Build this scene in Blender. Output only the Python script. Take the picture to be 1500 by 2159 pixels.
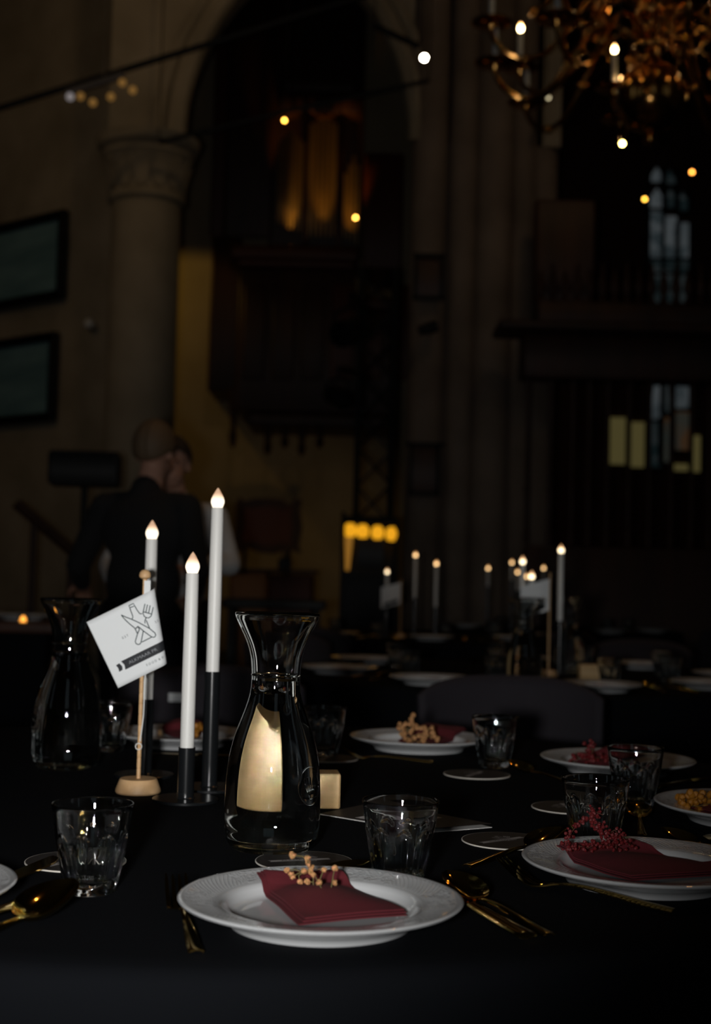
import bpy, math, random
from mathutils import Vector, Matrix
random.seed(7)
PI = math.pi
R_ = math.radians
for o in list(bpy.data.objects): bpy.data.objects.remove(o)
scene = bpy.context.scene
C = scene.collection

# ------------------------------------------------------------------ camera
W, H, F = 1500.0, 2159.0, 2850.0            # frame and focal length in pixels
PITCH = math.atan(145.5 / F); ROLL = 0.025
CAM = Vector((0, 0, 1.062)); T = 0.75       # lens height, table height
fw = Vector((0, math.cos(PITCH), math.sin(PITCH)))
r0 = Vector((1, 0, 0)); u0 = Vector((0, -math.sin(PITCH), math.cos(PITCH)))
cr, sr = math.cos(ROLL), math.sin(ROLL)
RT = r0 * cr + u0 * sr; UP = u0 * cr - r0 * sr
cd = bpy.data.cameras.new('camera'); cam = bpy.data.objects.new('camera', cd); C.objects.link(cam)
m = Matrix((( RT.x, UP.x, -fw.x), (RT.y, UP.y, -fw.y), (RT.z, UP.z, -fw.z))).to_4x4(); m.translation = CAM
cam.matrix_world = m
cd.sensor_fit = 'VERTICAL'; cd.sensor_height = 36.0; cd.lens = F / H * 36.0
cd.clip_start = 0.02; cd.clip_end = 200
cd.dof.use_dof = True; cd.dof.focus_distance = 1.56; cd.dof.aperture_fstop = 4.9
scene.camera = cam

# ------------------------------------------------------------------ world, lamps, exposure
wd = bpy.data.worlds.new('world'); scene.world = wd; wd.use_nodes = True
wd.node_tree.nodes['Background'].inputs[0].default_value = (1.0, 0.72, 0.45, 1)
wd.node_tree.nodes['Background'].inputs[1].default_value = 0.0006
vs = scene.view_settings
vs.view_transform = 'Standard'; vs.look = 'None'; vs.exposure = 0.0; vs.gamma = 1.0; vs.use_curve_mapping = False
scene.cycles.max_bounces = 14; scene.cycles.transmission_bounces = 14; scene.cycles.glossy_bounces = 5
scene.cycles.diffuse_bounces = 3; scene.cycles.sample_clamp_indirect = 0.0; scene.cycles.caustics_reflective = False; scene.cycles.caustics_refractive = True; scene.cycles.use_denoising = True
scene.cycles.blur_glossy = 0.3

def lamp(name, kind, loc, power, col=(1, 1, 1), radius=0.05, aim=None, angle=60, blend=0.5, caustic=False):
    d = bpy.data.lights.new(name, kind); d.energy = power; d.color = col; d.shadow_soft_size = radius
    o = bpy.data.objects.new(name, d); C.objects.link(o); o.location = loc
    if aim is not None: o.rotation_euler = (Vector(aim) - Vector(loc)).to_track_quat('-Z', 'Y').to_euler()
    if kind == 'SPOT': d.spot_size = R_(angle); d.spot_blend = blend
    if caustic: d.cycles.is_caustics_light = True
    return o
AMB = (1.0, 0.55, 0.14); WARM = (1.0, 0.62, 0.3)
# the photographer's flash, a hand to the left of the lens (camera held upright)
lamp('camera_flash', 'SPOT', (-0.13, 0.0, 1.045), 112, (1.0, 0.99, 0.97), 0.045, (-0.28, 2.0, 1.20), 61, 1.0)
# unseen spots: the back wall's inferred from its amber light, the rest added fill
lamp('spot_back_wall', 'SPOT', (-4.2, 18.3, 6.2), 29, (1.0, 0.60, 0.12), 0.12, (-2.2, 20, 4.1), 66, 0.2)
lamp('fill_under_organ', 'SPOT', (-0.2, 16.6, 0.7), 8, (1.0, 0.60, 0.16), 0.15, (-0.9, 20, 1.6), 62, 0.6)
lamp('fill_arch', 'SPOT', (-0.4, 8.0, 7.6), 42, (1.0, 0.66, 0.32), 0.15, (-3.6, 14.5, 5.6), 64, 0.8)
lamp('fill_left_wall', 'SPOT', (-6.4, 6.5, 7.0), 62, (1.0, 0.64, 0.30), 0.15, (-3.4, 14.2, 4.4), 64, 0.8)
lamp('fill_pier', 'SPOT', (2.6, 7.6, 8.2), 34, (1.0, 0.66, 0.36), 0.15, (1.0, 13.0, 5.5), 56, 0.9)
lamp('fill_tables', 'SPOT', (0.9, 5.4, 7.4), 75, (1.0, 0.56, 0.25), 0.12, (0.7, 5.6, 0.7), 60, 0.8)
lamp('fill_over_table', 'SPOT', (1.9, 3.2, 5.2), 16, (1.0, 0.46, 0.14), 0.06, (0.15, 1.5, 0.75), 40, 0.7)

def ray(px, py): return fw + RT * ((px - W / 2) / F) + UP * ((H / 2 - py) / F)
def G(px, py, h=0.0):                        # point on the table plane (h above it)
    d = ray(px, py); return CAM + d * ((T + h - CAM.z) / d.z)
def A(px, py, Y):                            # point at depth Y
    d = ray(px, py); return CAM + d * (Y / d.y)

# ------------------------------------------------------------------ materials
MT = {}
def mat(name, col, rough=0.6, metal=0.0, **k):
    mm = bpy.data.materials.new(name); mm.use_nodes = True
    b = mm.node_tree.nodes['Principled BSDF']
    b.inputs['Base Color'].default_value = (*col, 1); b.inputs['Roughness'].default_value = rough
    b.inputs['Metallic'].default_value = metal
    for a, v in k.items():
        b.inputs[a.replace('_', ' ')].default_value = (*v, 1) if isinstance(v, tuple) else v
    MT[name] = mm; return mm
def nd(mm, typ, **k):
    n = mm.node_tree.nodes.new(typ)
    for a, v in k.items(): setattr(n, a, v)
    return n
def lk(mm, a, b): mm.node_tree.links.new(a, b)
def bsdf(mm): return mm.node_tree.nodes['Principled BSDF']
def mth(mm, op, a, b=None, c=None):
    n = nd(mm, 'ShaderNodeMath', operation=op)
    for i, v in enumerate((a, b, c)):
        if v is None: continue
        if isinstance(v, (int, float)): n.inputs[i].default_value = v
        else: lk(mm, v, n.inputs[i])
    return n.outputs[0]
def bump_noise(mm, scale, strength=0.3, dist=0.001, detail=4, stretch=None):
    tc = nd(mm, 'ShaderNodeTexCoord'); n = nd(mm, 'ShaderNodeTexNoise'); n.inputs['Scale'].default_value = scale; n.inputs['Detail'].default_value = detail
    src = tc.outputs['Object']
    if stretch:
        mp = nd(mm, 'ShaderNodeMapping'); mp.inputs['Scale'].default_value = stretch; lk(mm, src, mp.inputs[0]); src = mp.outputs[0]
    lk(mm, src, n.inputs['Vector'])
    b = nd(mm, 'ShaderNodeBump'); b.inputs['Strength'].default_value = strength; b.inputs['Distance'].default_value = dist
    lk(mm, n.outputs['Fac'], b.inputs['Height']); lk(mm, b.outputs[0], bsdf(mm).inputs['Normal'])
    return n
def mottled(mm, c1, c2, scale, stretch=None, detail=5, coord='Object'):
    tc = nd(mm, 'ShaderNodeTexCoord'); n = nd(mm, 'ShaderNodeTexNoise'); n.inputs['Scale'].default_value = scale; n.inputs['Detail'].default_value = detail
    src = tc.outputs[coord]
    if stretch:
        mp = nd(mm, 'ShaderNodeMapping'); mp.inputs['Scale'].default_value = stretch; lk(mm, src, mp.inputs[0]); src = mp.outputs[0]
    lk(mm, src, n.inputs['Vector'])
    r = nd(mm, 'ShaderNodeValToRGB'); r.color_ramp.elements[0].color = (*c1, 1); r.color_ramp.elements[1].color = (*c2, 1)
    r.color_ramp.elements[0].position = 0.3; r.color_ramp.elements[1].position = 0.7
    lk(mm, n.outputs['Fac'], r.inputs[0]); lk(mm, r.outputs[0], bsdf(mm).inputs['Base Color'])
    return r
def glow(name, col, strength):
    mm = mat(name, (0.02, 0.02, 0.02), 0.4, 0, Emission_Color=col, Emission_Strength=strength); return mm

cloth = mat('black_cloth', (0.0052, 0.0058, 0.0072), 0.95, 0, Specular_IOR_Level=0.04, Sheen_Weight=0.0, Sheen_Roughness=0.5); bump_noise(cloth, 900, 0.25, 0.0004, 2)
porc = mat('porcelain', (0.54, 0.55, 0.56), 0.06, 0, Coat_Weight=0.4)
# embossed rim: alternating sectors of basket weave and leafy scrolls, as relief only
tc = nd(porc, 'ShaderNodeTexCoord'); sx = nd(porc, 'ShaderNodeSeparateXYZ'); lk(porc, tc.outputs['Object'], sx.inputs[0])
rr = mth(porc, 'SQRT', mth(porc, 'ADD', mth(porc, 'MULTIPLY', sx.outputs[0], sx.outputs[0]), mth(porc, 'MULTIPLY', sx.outputs[1], sx.outputs[1])))
th = mth(porc, 'ARCTAN2', sx.outputs[1], sx.outputs[0])
def mrange(mm, v, a, b):
    n = nd(mm, 'ShaderNodeMapRange', interpolation_type='SMOOTHSTEP'); lk(mm, v, n.inputs[0]); n.inputs[1].default_value = a; n.inputs[2].default_value = b; return n.outputs[0]
msk = mth(porc, 'MULTIPLY', mrange(porc, rr, 0.095, 0.099), mrange(porc, rr, 0.1255, 0.122))
s1 = mth(porc, 'SINE', mth(porc, 'ADD', mth(porc, 'MULTIPLY', th, 60), mth(porc, 'MULTIPLY', rr, 560)))
s2 = mth(porc, 'SINE', mth(porc, 'SUBTRACT', mth(porc, 'MULTIPLY', th, 60), mth(porc, 'MULTIPLY', rr, 560)))
lat = mth(porc, 'MAXIMUM', mth(porc, 'POWER', mth(porc, 'ABSOLUTE', s1), 6), mth(porc, 'POWER', mth(porc, 'ABSOLUTE', s2), 6))
wn_ = nd(porc, 'ShaderNodeTexNoise'); wn_.inputs['Scale'].default_value = 75; wn_.inputs['Detail'].default_value = 0.5; wn_.inputs['Distortion'].default_value = 1.6
lk(porc, tc.outputs['Object'], wn_.inputs['Vector'])
scr = mth(porc, 'POWER', mth(porc, 'ABSOLUTE', mth(porc, 'SINE', mth(porc, 'MULTIPLY', wn_.outputs['Fac'], 17.0))), 3)
sec = mrange(porc, mth(porc, 'SINE', mth(porc, 'MULTIPLY', th, 6)), -0.12, 0.12)
hgt = mth(porc, 'MULTIPLY', msk, mth(porc, 'ADD', mth(porc, 'MULTIPLY', lat, sec), mth(porc, 'MULTIPLY', scr, mth(porc, 'SUBTRACT', 1.0, sec))))
bp = nd(porc, 'ShaderNodeBump'); bp.inputs['Strength'].default_value = 0.55; bp.inputs['Distance'].default_value = 0.0009
lk(porc, hgt, bp.inputs['Height']); lk(porc, bp.outputs[0], bsdf(porc).inputs['Normal'])

glass = mat('clear_glass', (0.97, 0.99, 0.985), 0.0, 0, Transmission_Weight=1.0, IOR=1.5)
def dielectric(name, ior):
    mm = bpy.data.materials.new(name); mm.use_nodes = True; nt = mm.node_tree; nt.nodes.remove(nt.nodes['Principled BSDF'])
    g = nt.nodes.new('ShaderNodeBsdfGlass'); g.inputs['Roughness'].default_value = 0.0; g.inputs['IOR'].default_value = ior; g.inputs['Color'].default_value = (0.99, 1, 0.995, 1)
    nt.links.new(g.outputs[0], nt.nodes['Material Output'].inputs[0]); MT[name] = mm; return mm
water = dielectric('water_surface', 1.33); water_in = dielectric('water_in_glass', 1.33 / 1.5); glass_c = dielectric('carafe_glass', 1.5)
gold = mat('gold_metal', (0.90, 0.60, 0.17), 0.07, 1.0)
napk = mat('burgundy_paper', (0.105, 0.006, 0.012), 0.85); bump_noise(napk, 500, 0.3, 0.0005)
whitep = mat('white_plastic', (0.76, 0.75, 0.72), 0.42)
flagp = mat('white_paper', (0.80, 0.82, 0.83), 0.7)
pagep = mat('page_paper', (0.62, 0.60, 0.58), 0.8)
blackm = mat('black_metal', (0.008, 0.009, 0.010), 0.22, 0, Specular_IOR_Level=0.5)
blackp = mat('black_plastic', (0.012, 0.012, 0.013), 0.55)
ink = mat('green_ink', (0.012, 0.035, 0.04), 0.7); inkb = mat('black_ink', (0.012, 0.014, 0.018), 0.7); inkg = mat('grey_ink', (0.26, 0.27, 0.29), 0.7)
cardb = mat('dark_card', (0.018, 0.014, 0.013), 0.55)
cardedge = mat('card_edge', (0.62, 0.58, 0.52), 0.8)
prt = mat('pale_print', (0.30, 0.28, 0.27), 0.7)
beech = mat('beech_wood', (0.62, 0.42, 0.23), 0.5); mottled(beech, (0.58, 0.34, 0.16), (0.74, 0.48, 0.25), 60, (1, 0.06, 1))
birch = mat('pale_wood', (0.62, 0.47, 0.28), 0.5); mottled(birch, (0.52, 0.33, 0.14), (0.66, 0.44, 0.21), 70, (0.05, 1, 1))
cord = mat('white_cord', (0.75, 0.75, 0.73), 0.7)
stem_m = mat('dry_stem', (0.10, 0.075, 0.02), 0.8)
berry_o = mat('peach_blossom', (0.55, 0.22, 0.085), 0.8); mottled(berry_o, (0.20, 0.15, 0.035), (0.66, 0.27, 0.13), 620)
berry_r = mat('red_berry', (0.13, 0.005, 0.007), 0.6)
berry_y = mat('yellow_berry', (0.36, 0.14, 0.008), 0.6)
stem_r = mat('red_stem', (0.07, 0.02, 0.01), 0.8)
chairm = mat('aubergine_fabric', (0.017, 0.0135, 0.019), 0.85); bump_noise(chairm, 400, 0.2, 0.0005)
stone = mat('sandstone', (0.34, 0.29, 0.22), 0.9); mottled(stone, (0.25, 0.21, 0.15), (0.40, 0.34, 0.26), 1.6)
stone2 = mat('grey_sandstone', (0.22, 0.17, 0.135), 0.9); mottled(stone2, (0.15, 0.115, 0.09), (0.26, 0.20, 0.16), 1.9)
plaster = mat('plaster', (0.46, 0.37, 0.24), 0.9); mottled(plaster, (0.40, 0.32, 0.20), (0.52, 0.42, 0.28), 1.1)
redwall = mat('dark_red_wall', (0.10, 0.035, 0.02), 0.9)
oak = mat('dark_oak', (0.045, 0.016, 0.008), 0.5); mottled(oak, (0.03, 0.010, 0.005), (0.07, 0.024, 0.011), 5, (1, 1, 0.15))
oakr = mat('red_oak', (0.12, 0.028, 0.012), 0.5)
floorm = mat('stone_floor', (0.05, 0.045, 0.04), 0.6); mottled(floorm, (0.03, 0.027, 0.024), (0.07, 0.06, 0.05), 0.9)
pipem = mat('organ_pipe_metal', (0.80, 0.62, 0.36), 0.36, 1.0)
brass = mat('brass', (0.75, 0.36, 0.10), 0.16, 1.0)
paintm = mat('sea_painting', (0.06, 0.10, 0.10), 0.6); mottled(paintm, (0.07, 0.17, 0.21), (0.25, 0.44, 0.50), 1.4, (0.5, 0.5, 2.2))
skin = mat('skin', (0.42, 0.22, 0.15), 0.6); hair_m = mat('grey_blond_hair', (0.12, 0.075, 0.04), 0.7); hair_d = mat('dark_hair', (0.02, 0.012, 0.008), 0.7)
suit = mat('black_suit', (0.006, 0.006, 0.007), 0.9); shirt = mat('white_shirt', (0.5, 0.5, 0.5), 0.8)
iron = mat('dark_iron', (0.010, 0.010, 0.010), 0.5, 0.6)

# flame bulbs of the LED candles: lit from inside at the foot, paler and oranger to the tip
def flame(name, lo, hi, s0, s1, zl=0.028):
    mm = mat(name, (0.5, 0.42, 0.34), 0.35)
    t = nd(mm, 'ShaderNodeTexCoord'); s = nd(mm, 'ShaderNodeSeparateXYZ'); lk(mm, t.outputs['Object'], s.inputs[0])
    f = nd(mm, 'ShaderNodeMapRange', interpolation_type='SMOOTHSTEP'); f.inputs[1].default_value = zl * 0.32; f.inputs[2].default_value = zl * 0.85; lk(mm, s.outputs[2], f.inputs[0])
    r = nd(mm, 'ShaderNodeMix', data_type='RGBA'); lk(mm, f.outputs[0], r.inputs[0]); r.inputs[6].default_value = (*lo, 1); r.inputs[7].default_value = (*hi, 1)
    g = nd(mm, 'ShaderNodeMapRange'); g.inputs[3].default_value = s0; g.inputs[4].default_value = s1; lk(mm, f.outputs[0], g.inputs[0])
    b = bsdf(mm); lk(mm, r.outputs[2], b.inputs['Emission Color']); lk(mm, g.outputs[0], b.inputs['Emission Strength']); return mm
bulb_m = flame('led_flame', (1.0, 0.86, 0.66), (1.0, 0.52, 0.26), 1.55, 0.42)
bulb_b = flame('led_flame_bright', (1.0, 0.80, 0.50), (1.0, 0.50, 0.2), 3.2, 0.8)
bulb_f = flame('led_flame_far', (1.0, 0.62, 0.28), (1.0, 0.45, 0.14), 3.4, 0.8)
bulb_c = flame('chandelier_flame', (1.0, 0.72, 0.34), (1.0, 0.5, 0.16), 30.0, 8.0, 0.06)
bulb_u = mat('unlit_flame_glow', (0.8, 0.45, 0.16), 0.3, 0, Emission_Color=(1.0, 0.36, 0.06), Emission_Strength=0.35)  # bulbs taken as unlit; a faint orange glow is put into their material

# ------------------------------------------------------------------ mesh building
class MB:
    def __init__(s): s.v = []; s.f = []
    def add(s, v, f):
        n = len(s.v); s.v += [Vector(p) for p in v]; s.f += [tuple(i + n for i in q) for q in f]; return s
    def box(s, c, d, rz=0.0, rot=None):
        M = rot if rot else Matrix.Rotation(rz, 3, 'Z'); c = Vector(c)
        v = [c + M @ Vector((x * d[0] / 2, y * d[1] / 2, z * d[2] / 2)) for x in (-1, 1) for y in (-1, 1) for z in (-1, 1)]
        return s.add(v, [(0, 1, 3, 2), (4, 6, 7, 5), (0, 4, 5, 1), (2, 3, 7, 6), (0, 2, 6, 4), (1, 5, 7, 3)])
    def bbox(s, c, d, b=0.004, rz=0.0):          # box with chamfered vertical and top edges
        x, y, z = d[0] / 2, d[1] / 2, d[2] / 2; M = Matrix.Rotation(rz, 3, 'Z'); c = Vector(c)
        def ring(i, zz): return [(-x + i, -y + b, zz), (-x + b, -y + i, zz), (x - b, -y + i, zz), (x - i, -y + b, zz), (x - i, y - b, zz), (x - b, y - i, zz), (-x + b, y - i, zz), (-x + i, y - b, zz)]
        rs = [ring(b * .6, -z), ring(0, -z + b), ring(0, z - b), ring(b * .6, z)]
        v = [c + M @ Vector(p) for r in rs for p in r]
        f = [tuple(range(7, -1, -1)), tuple(range(24, 32))]
        for k in range(3):
            for i in range(8): f.append((k * 8 + i, k * 8 + (i + 1) % 8, k * 8 + 8 + (i + 1) % 8, k * 8 + 8 + i))
        return s.add(v, f)
    def lathe(s, prof, n=32, o=(0, 0, 0), fn=None, M=None, a0=0.0, a1=None):
        o = Vector(o); full = a1 is None; a1 = a0 + 2 * PI if full else a1
        cols = n if full else n + 1; v = []; f = []; idx = []
        for (r, z) in prof:
            row = []
            if r < 1e-7:
                v.append((0, 0, z)); row = [len(v) - 1] * cols
            else:
                for i in range(cols):
                    a = a0 + (a1 - a0) * i / n; q = fn(r, z, a) if fn else r
                    v.append((q * math.cos(a), q * math.sin(a), z)); row.append(len(v) - 1)
            idx.append(row)
        for k in range(len(prof) - 1):
            for i in range(n):
                j = (i + 1) % cols
                q = [idx[k][i], idx[k][j], idx[k + 1][j], idx[k + 1][i]]
                q2 = []
                for t in q:
                    if t not in q2: q2.append(t)
                if len(q2) > 2: f.append(tuple(q2))
        vv = [(M @ Vector(p) if M else Vector(p)) + o for p in v]
        return s.add(vv, f)
    def tube(s, path, r, n=8, caps=True):
        P = [Vector(p) for p in path]; m = len(P); rad = r if isinstance(r, (list, tuple)) else [r] * m
        v = []; f = []; up = None
        for i in range(m):
            t = (P[min(i + 1, m - 1)] - P[max(i - 1, 0)]).normalized()
            if up is None:
                up = Vector((0, 0, 1)) if abs(t.z) < 0.9 else Vector((1, 0, 0))
            a = t.cross(up).normalized(); up = a.cross(t).normalized()
            for k in range(n):
                q = 2 * PI * k / n; v.append(P[i] + (a * math.cos(q) + up * math.sin(q)) * rad[i])
        for i in range(m - 1):
            for k in range(n): f.append((i * n + k, i * n + (k + 1) % n, (i + 1) * n + (k + 1) % n, (i + 1) * n + k))
        if caps: f += [tuple(range(n - 1, -1, -1)), tuple((m - 1) * n + k for k in range(n))]
        return s.add(v, f)
    def ball(s, c, r, n=10, sc=(1, 1, 1)):
        c = Vector(c); pr = [(math.sin(PI * k / (n // 2 + 1)) , -math.cos(PI * k / (n // 2 + 1))) for k in range(n // 2 + 2)]
        b = MB().lathe([(max(0, a) if 0 < i < len(pr) - 1 else 0, z) for i, (a, z) in enumerate(pr)], n)
        return s.add([c + Vector((p.x * sc[0], p.y * sc[1], p.z * sc[2])) * r for p in b.v], b.f)
    def prism(s, poly, y0, y1, M=None):           # polygon in xz, extruded along y
        n = len(poly); v = [(x, y0, z) for x, z in poly] + [(x, y1, z) for x, z in poly]
        f = [tuple(range(n)), tuple(range(2 * n - 1, n - 1, -1))] + [(i, i + n, (i + 1) % n + n, (i + 1) % n) for i in range(n)]
        return s.add([M @ Vector(p) for p in v] if M else v, f)
    def slab(s, poly, z0, z1):                    # polygon in xy, extruded along z
        n = len(poly); v = [(x, y, z0) for x, y in poly] + [(x, y, z1) for x, y in poly]
        return s.add(v, [tuple(range(n - 1, -1, -1)), tuple(range(n, 2 * n))] + [(i, (i + 1) % n, (i + 1) % n + n, i + n) for i in range(n)])
    def grid(s, fn, nu, nv, thick=None):
        v = [fn(i / nu, j / nv) for i in range(nu + 1) for j in range(nv + 1)]; f = []
        I = lambda i, j: i * (nv + 1) + j
        for i in range(nu):
            for j in range(nv): f.append((I(i, j), I(i + 1, j), I(i + 1, j + 1), I(i, j + 1)))
        if thick is not None:
            th_ = Vector(thick); k = len(v); v2 = [Vector(p) - th_ for p in v]
            f2 = [tuple(k + q for q in reversed(t)) for t in f]
            rim = [I(i, 0) for i in range(nu + 1)] + [I(nu, j) for j in range(1, nv + 1)] + [I(i, nv) for i in range(nu - 1, -1, -1)] + [I(0, j) for j in range(nv - 1, 0, -1)]
            for a in range(len(rim)):
                p, q = rim[a], rim[(a + 1) % len(rim)]; f2.append((p, p + k, q + k, q))
            v = list(v) + v2; f = f + f2
        return s.add(v, f)
    def build(s, name, mt, parent=None, loc=None, smooth=True, ang=35, kind=None, label=None):
        me = bpy.data.meshes.new(name); me.from_pydata([tuple(p) for p in s.v], [], s.f); me.validate()
        import bmesh
        b = bmesh.new(); b.from_mesh(me); bmesh.ops.recalc_face_normals(b, faces=b.faces); b.to_mesh(me); b.free()
        me.materials.append(mt)
        if smooth: me.shade_smooth(); me.set_sharp_from_angle(angle=R_(ang))
        o = bpy.data.objects.new(name, me); C.objects.link(o)
        if parent: o.parent = parent
        if loc is not None: o.location = loc
        if kind: o['kind'] = kind
        if label: o['label'] = label
        return o
def tag(o, label, cat, group=None):
    o['label'] = label; o['category'] = cat
    if group: o['group'] = group
    return o
def thing(name, label, cat, loc=(0, 0, 0), rz=0.0, group=None):
    o = bpy.data.objects.new(name, None); C.objects.link(o); o.location = loc; o.rotation_euler = (0, 0, rz); o.empty_display_size = 0.05
    return tag(o, label, cat, group)
def dup(root, loc, rz=0.0, label=None, group=None, scale=None):
    r = root.copy(); C.objects.link(r); r.location = loc; r.rotation_euler = (0, 0, rz)
    if label: r['label'] = label
    if group: r['group'] = group
    elif 'group' in r: del r['group']
    if scale: r.scale = (scale,) * 3
    for ch in list(root.children):
        c = ch.copy(); C.objects.link(c); c.parent = r
        for g in list(ch.children):
            d = g.copy(); C.objects.link(d); d.parent = c
    return r
def struct(o): o['kind'] = 'structure'; return o
def child(mesh_obj, parent, loc=None, rot=None):   # one more part sharing a mesh
    c = mesh_obj.copy(); C.objects.link(c); c.parent = parent
    if loc is not None: c.location = loc
    if rot is not None: c.rotation_euler = rot
    return c
def text_mesh(s, size):
    cu = bpy.data.curves.new('txt', 'FONT'); cu.body = s; cu.size = size; cu.resolution_u = 2
    o = bpy.data.objects.new('txt', cu); C.objects.link(o)
    dg = bpy.context.evaluated_depsgraph_get(); me = o.evaluated_get(dg).to_mesh()
    v = [(p.co.x, p.co.y) for p in me.vertices]; f = [tuple(q.vertices) for q in me.polygons]
    o.evaluated_get(dg).to_mesh_clear(); bpy.data.objects.remove(o); bpy.data.curves.remove(cu)
    return v, f
# ================================================================== the front table
TC = Vector((-0.16, 2.02, 0)); TR = 0.93
def make_table(name, loc, R, label, cloth_label, group=None, seed=0):
    t = thing(name, label, 'table', loc, 0, group)
    MB().lathe([(0, T - 0.030), (R - 0.03, T - 0.030), (R - 0.022, T - 0.026), (R - 0.022, T - 0.006), (R - 0.03, T - 0.003), (0, T - 0.003)], 48).build('tabletop', oak, t)
    for k in range(4):
        a = PI / 4 + k * PI / 2; x, y = 0.5 * R * math.cos(a), 0.5 * R * math.sin(a)
        MB().tube([(x, y, 0), (x, y, T - 0.03)], 0.016, 10).build('leg', iron, t)
    def drop(r, z, a):
        d = max(0.0, min(1.0, (T - 0.03 - z) / 0.5)) ** 0.7
        return r + d * (0.030 * math.sin(11 * a + seed) + 0.018 * math.sin(17 * a + 1.3 + seed) + 0.008 * math.sin(31 * a))
    pr = [(0, T), (R * 0.5, T), (R - 0.04, T), (R - 0.016, T - 0.0008), (R - 0.006, T - 0.004), (R + 0.001, T - 0.011), (R + 0.004, T - 0.024)]
    pr += [(R + 0.004 + 0.03 * (k / 12), T - 0.024 - (T - 0.05) * k / 12) for k in range(1, 13)]
    pr += [(R + 0.031, 0.022), (R + 0.001, T - 0.026), (R - 0.008, T - 0.008), (R - 0.03, T - 0.0025), (0, T - 0.0025)]
    o = MB().lathe(pr, 160, fn=drop).build('tablecloth', cloth, None, loc)
    tag(o, cloth_label, 'tablecloth', 'black round tablecloths' if group else None)
    return t
make_table('round_table', TC, TR, 'round folding table in front, hidden under its black cloth', 'black cloth draped over the nearest round table')

# ---- plates
PLP = [(0.0, 0.0070), (0.073, 0.0071), (0.0800, 0.0080), (0.0845, 0.0108), (0.0875, 0.0152), (0.0902, 0.0186), (0.0940, 0.0197), (0.104, 0.0210), (0.122, 0.0239), (0.1262, 0.0251), (0.1290, 0.0252), (0.1302, 0.0240), (0.1292, 0.0222), (0.124, 0.0202), (0.109, 0.0155), (0.096, 0.0112), (0.0875, 0.0065), (0.0845, 0.0030), (0.0830, 0.0004), (0.0785, 0.0), (0.0765, 0.0020), (0.074, 0.0038), (0.0, 0.0040)]
def plate_top(r):
    for (a, za), (b, zb) in zip(PLP[:9], PLP[1:10]):
        if r <= b: return za + (zb - za) * (r - a) / (b - a)
    return PLP[9][1]
plate0 = None
def plate(loc, label, group=None, rz=0.0):
    global plate0
    if plate0 is None:
        plate0 = MB().lathe(PLP, 144).build('dinner_plate', porc, None, ang=50); o = plate0
    else:
        o = plate0.copy(); C.objects.link(o)
        if 'group' in o: del o['group']
    o.location = loc; o.rotation_euler = (0, 0, rz)
    return tag(o, label, 'plate', group)

# ---- folded napkins that follow the plate they lie on; corners in plate-local metres
def napkin(pl, corners, label, layers=3, group=None, puff=0.006, seed=0):
    rn = random.Random(seed); mb = MB()
    for L in range(layers):
        off = Vector((rn.uniform(-.004, .004), rn.uniform(-.004, .003))) * (layers - 1 - L)
        cs = [Vector(c) + off * (1 if i % 2 else 0.6) for i, c in enumerate(corners)]
        cen = sum(cs, Vector((0, 0))) / 4
        k = 1.0 - 0.03 * L
        cs = [cen + (c - cen) * k for c in cs]
        def fn(u, v, L=L, cs=cs):
            p = cs[0] * (1 - u) * (1 - v) + cs[1] * u * (1 - v) + cs[2] * u * v + cs[3] * (1 - u) * v
            bulge = 16 * u * v * (1 - u) * (1 - v)
            z = plate_top(p.length) + 0.0034 + L * 0.0021 + puff * bulge * (0.4 + 0.3 * L)
            z = max(z, 0.0112 + L * 0.0022) + 0.0006 * math.sin(9 * u + 4 * v + seed)
            return Vector((p.x, p.y, z))
        mb.grid(fn, 16, 16, (0, 0, 0.0011))
    o = mb.build('napkin', napk, None, pl.location, ang=60)
    return tag(o, label, 'napkin', group)
def loc2(pl, px, py, h):
    p = G(px, py, h); return Vector((p.x - pl.location.x, p.y - pl.location.y))

def plate_at(px, py, label, group=None, rz=0.0):
    p = G(px, py, 0.0245); return plate((p.x, p.y, T), label, group, rz)
pl1 = plate_at(677, 1889, 'white embossed plate nearest the camera with a burgundy napkin', rz=0.35)
pr_ = G(1363, 1814, 0.0245); pl2 = plate((pr_.x, pr_.y + 0.006, T), 'white embossed plate holding red berry sprig, right of the nearest one', rz=1.1)
pl3 = plate_at(1303, 1597, 'white plate behind the tumbler that shows a gold spoon', rz=2.0)
pl4 = plate_at(884, 1552, 'white plate at the far side with peach blossom, beside a coaster', rz=0.8)
pr_ = G(1586, 1694, 0.0245); pl5 = plate((pr_.x, pr_.y, T), 'white plate with yellow berries cut by the photo edge', rz=0.2)
pl6 = plate((-0.315, 2.53, T), 'white plate at the far side behind the candle holders', rz=1.7)
pl7 = plate((-0.437, 1.262, T), 'white plate beside the gold spoon and left tumbler, mostly out of frame', rz=2.4)

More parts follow.
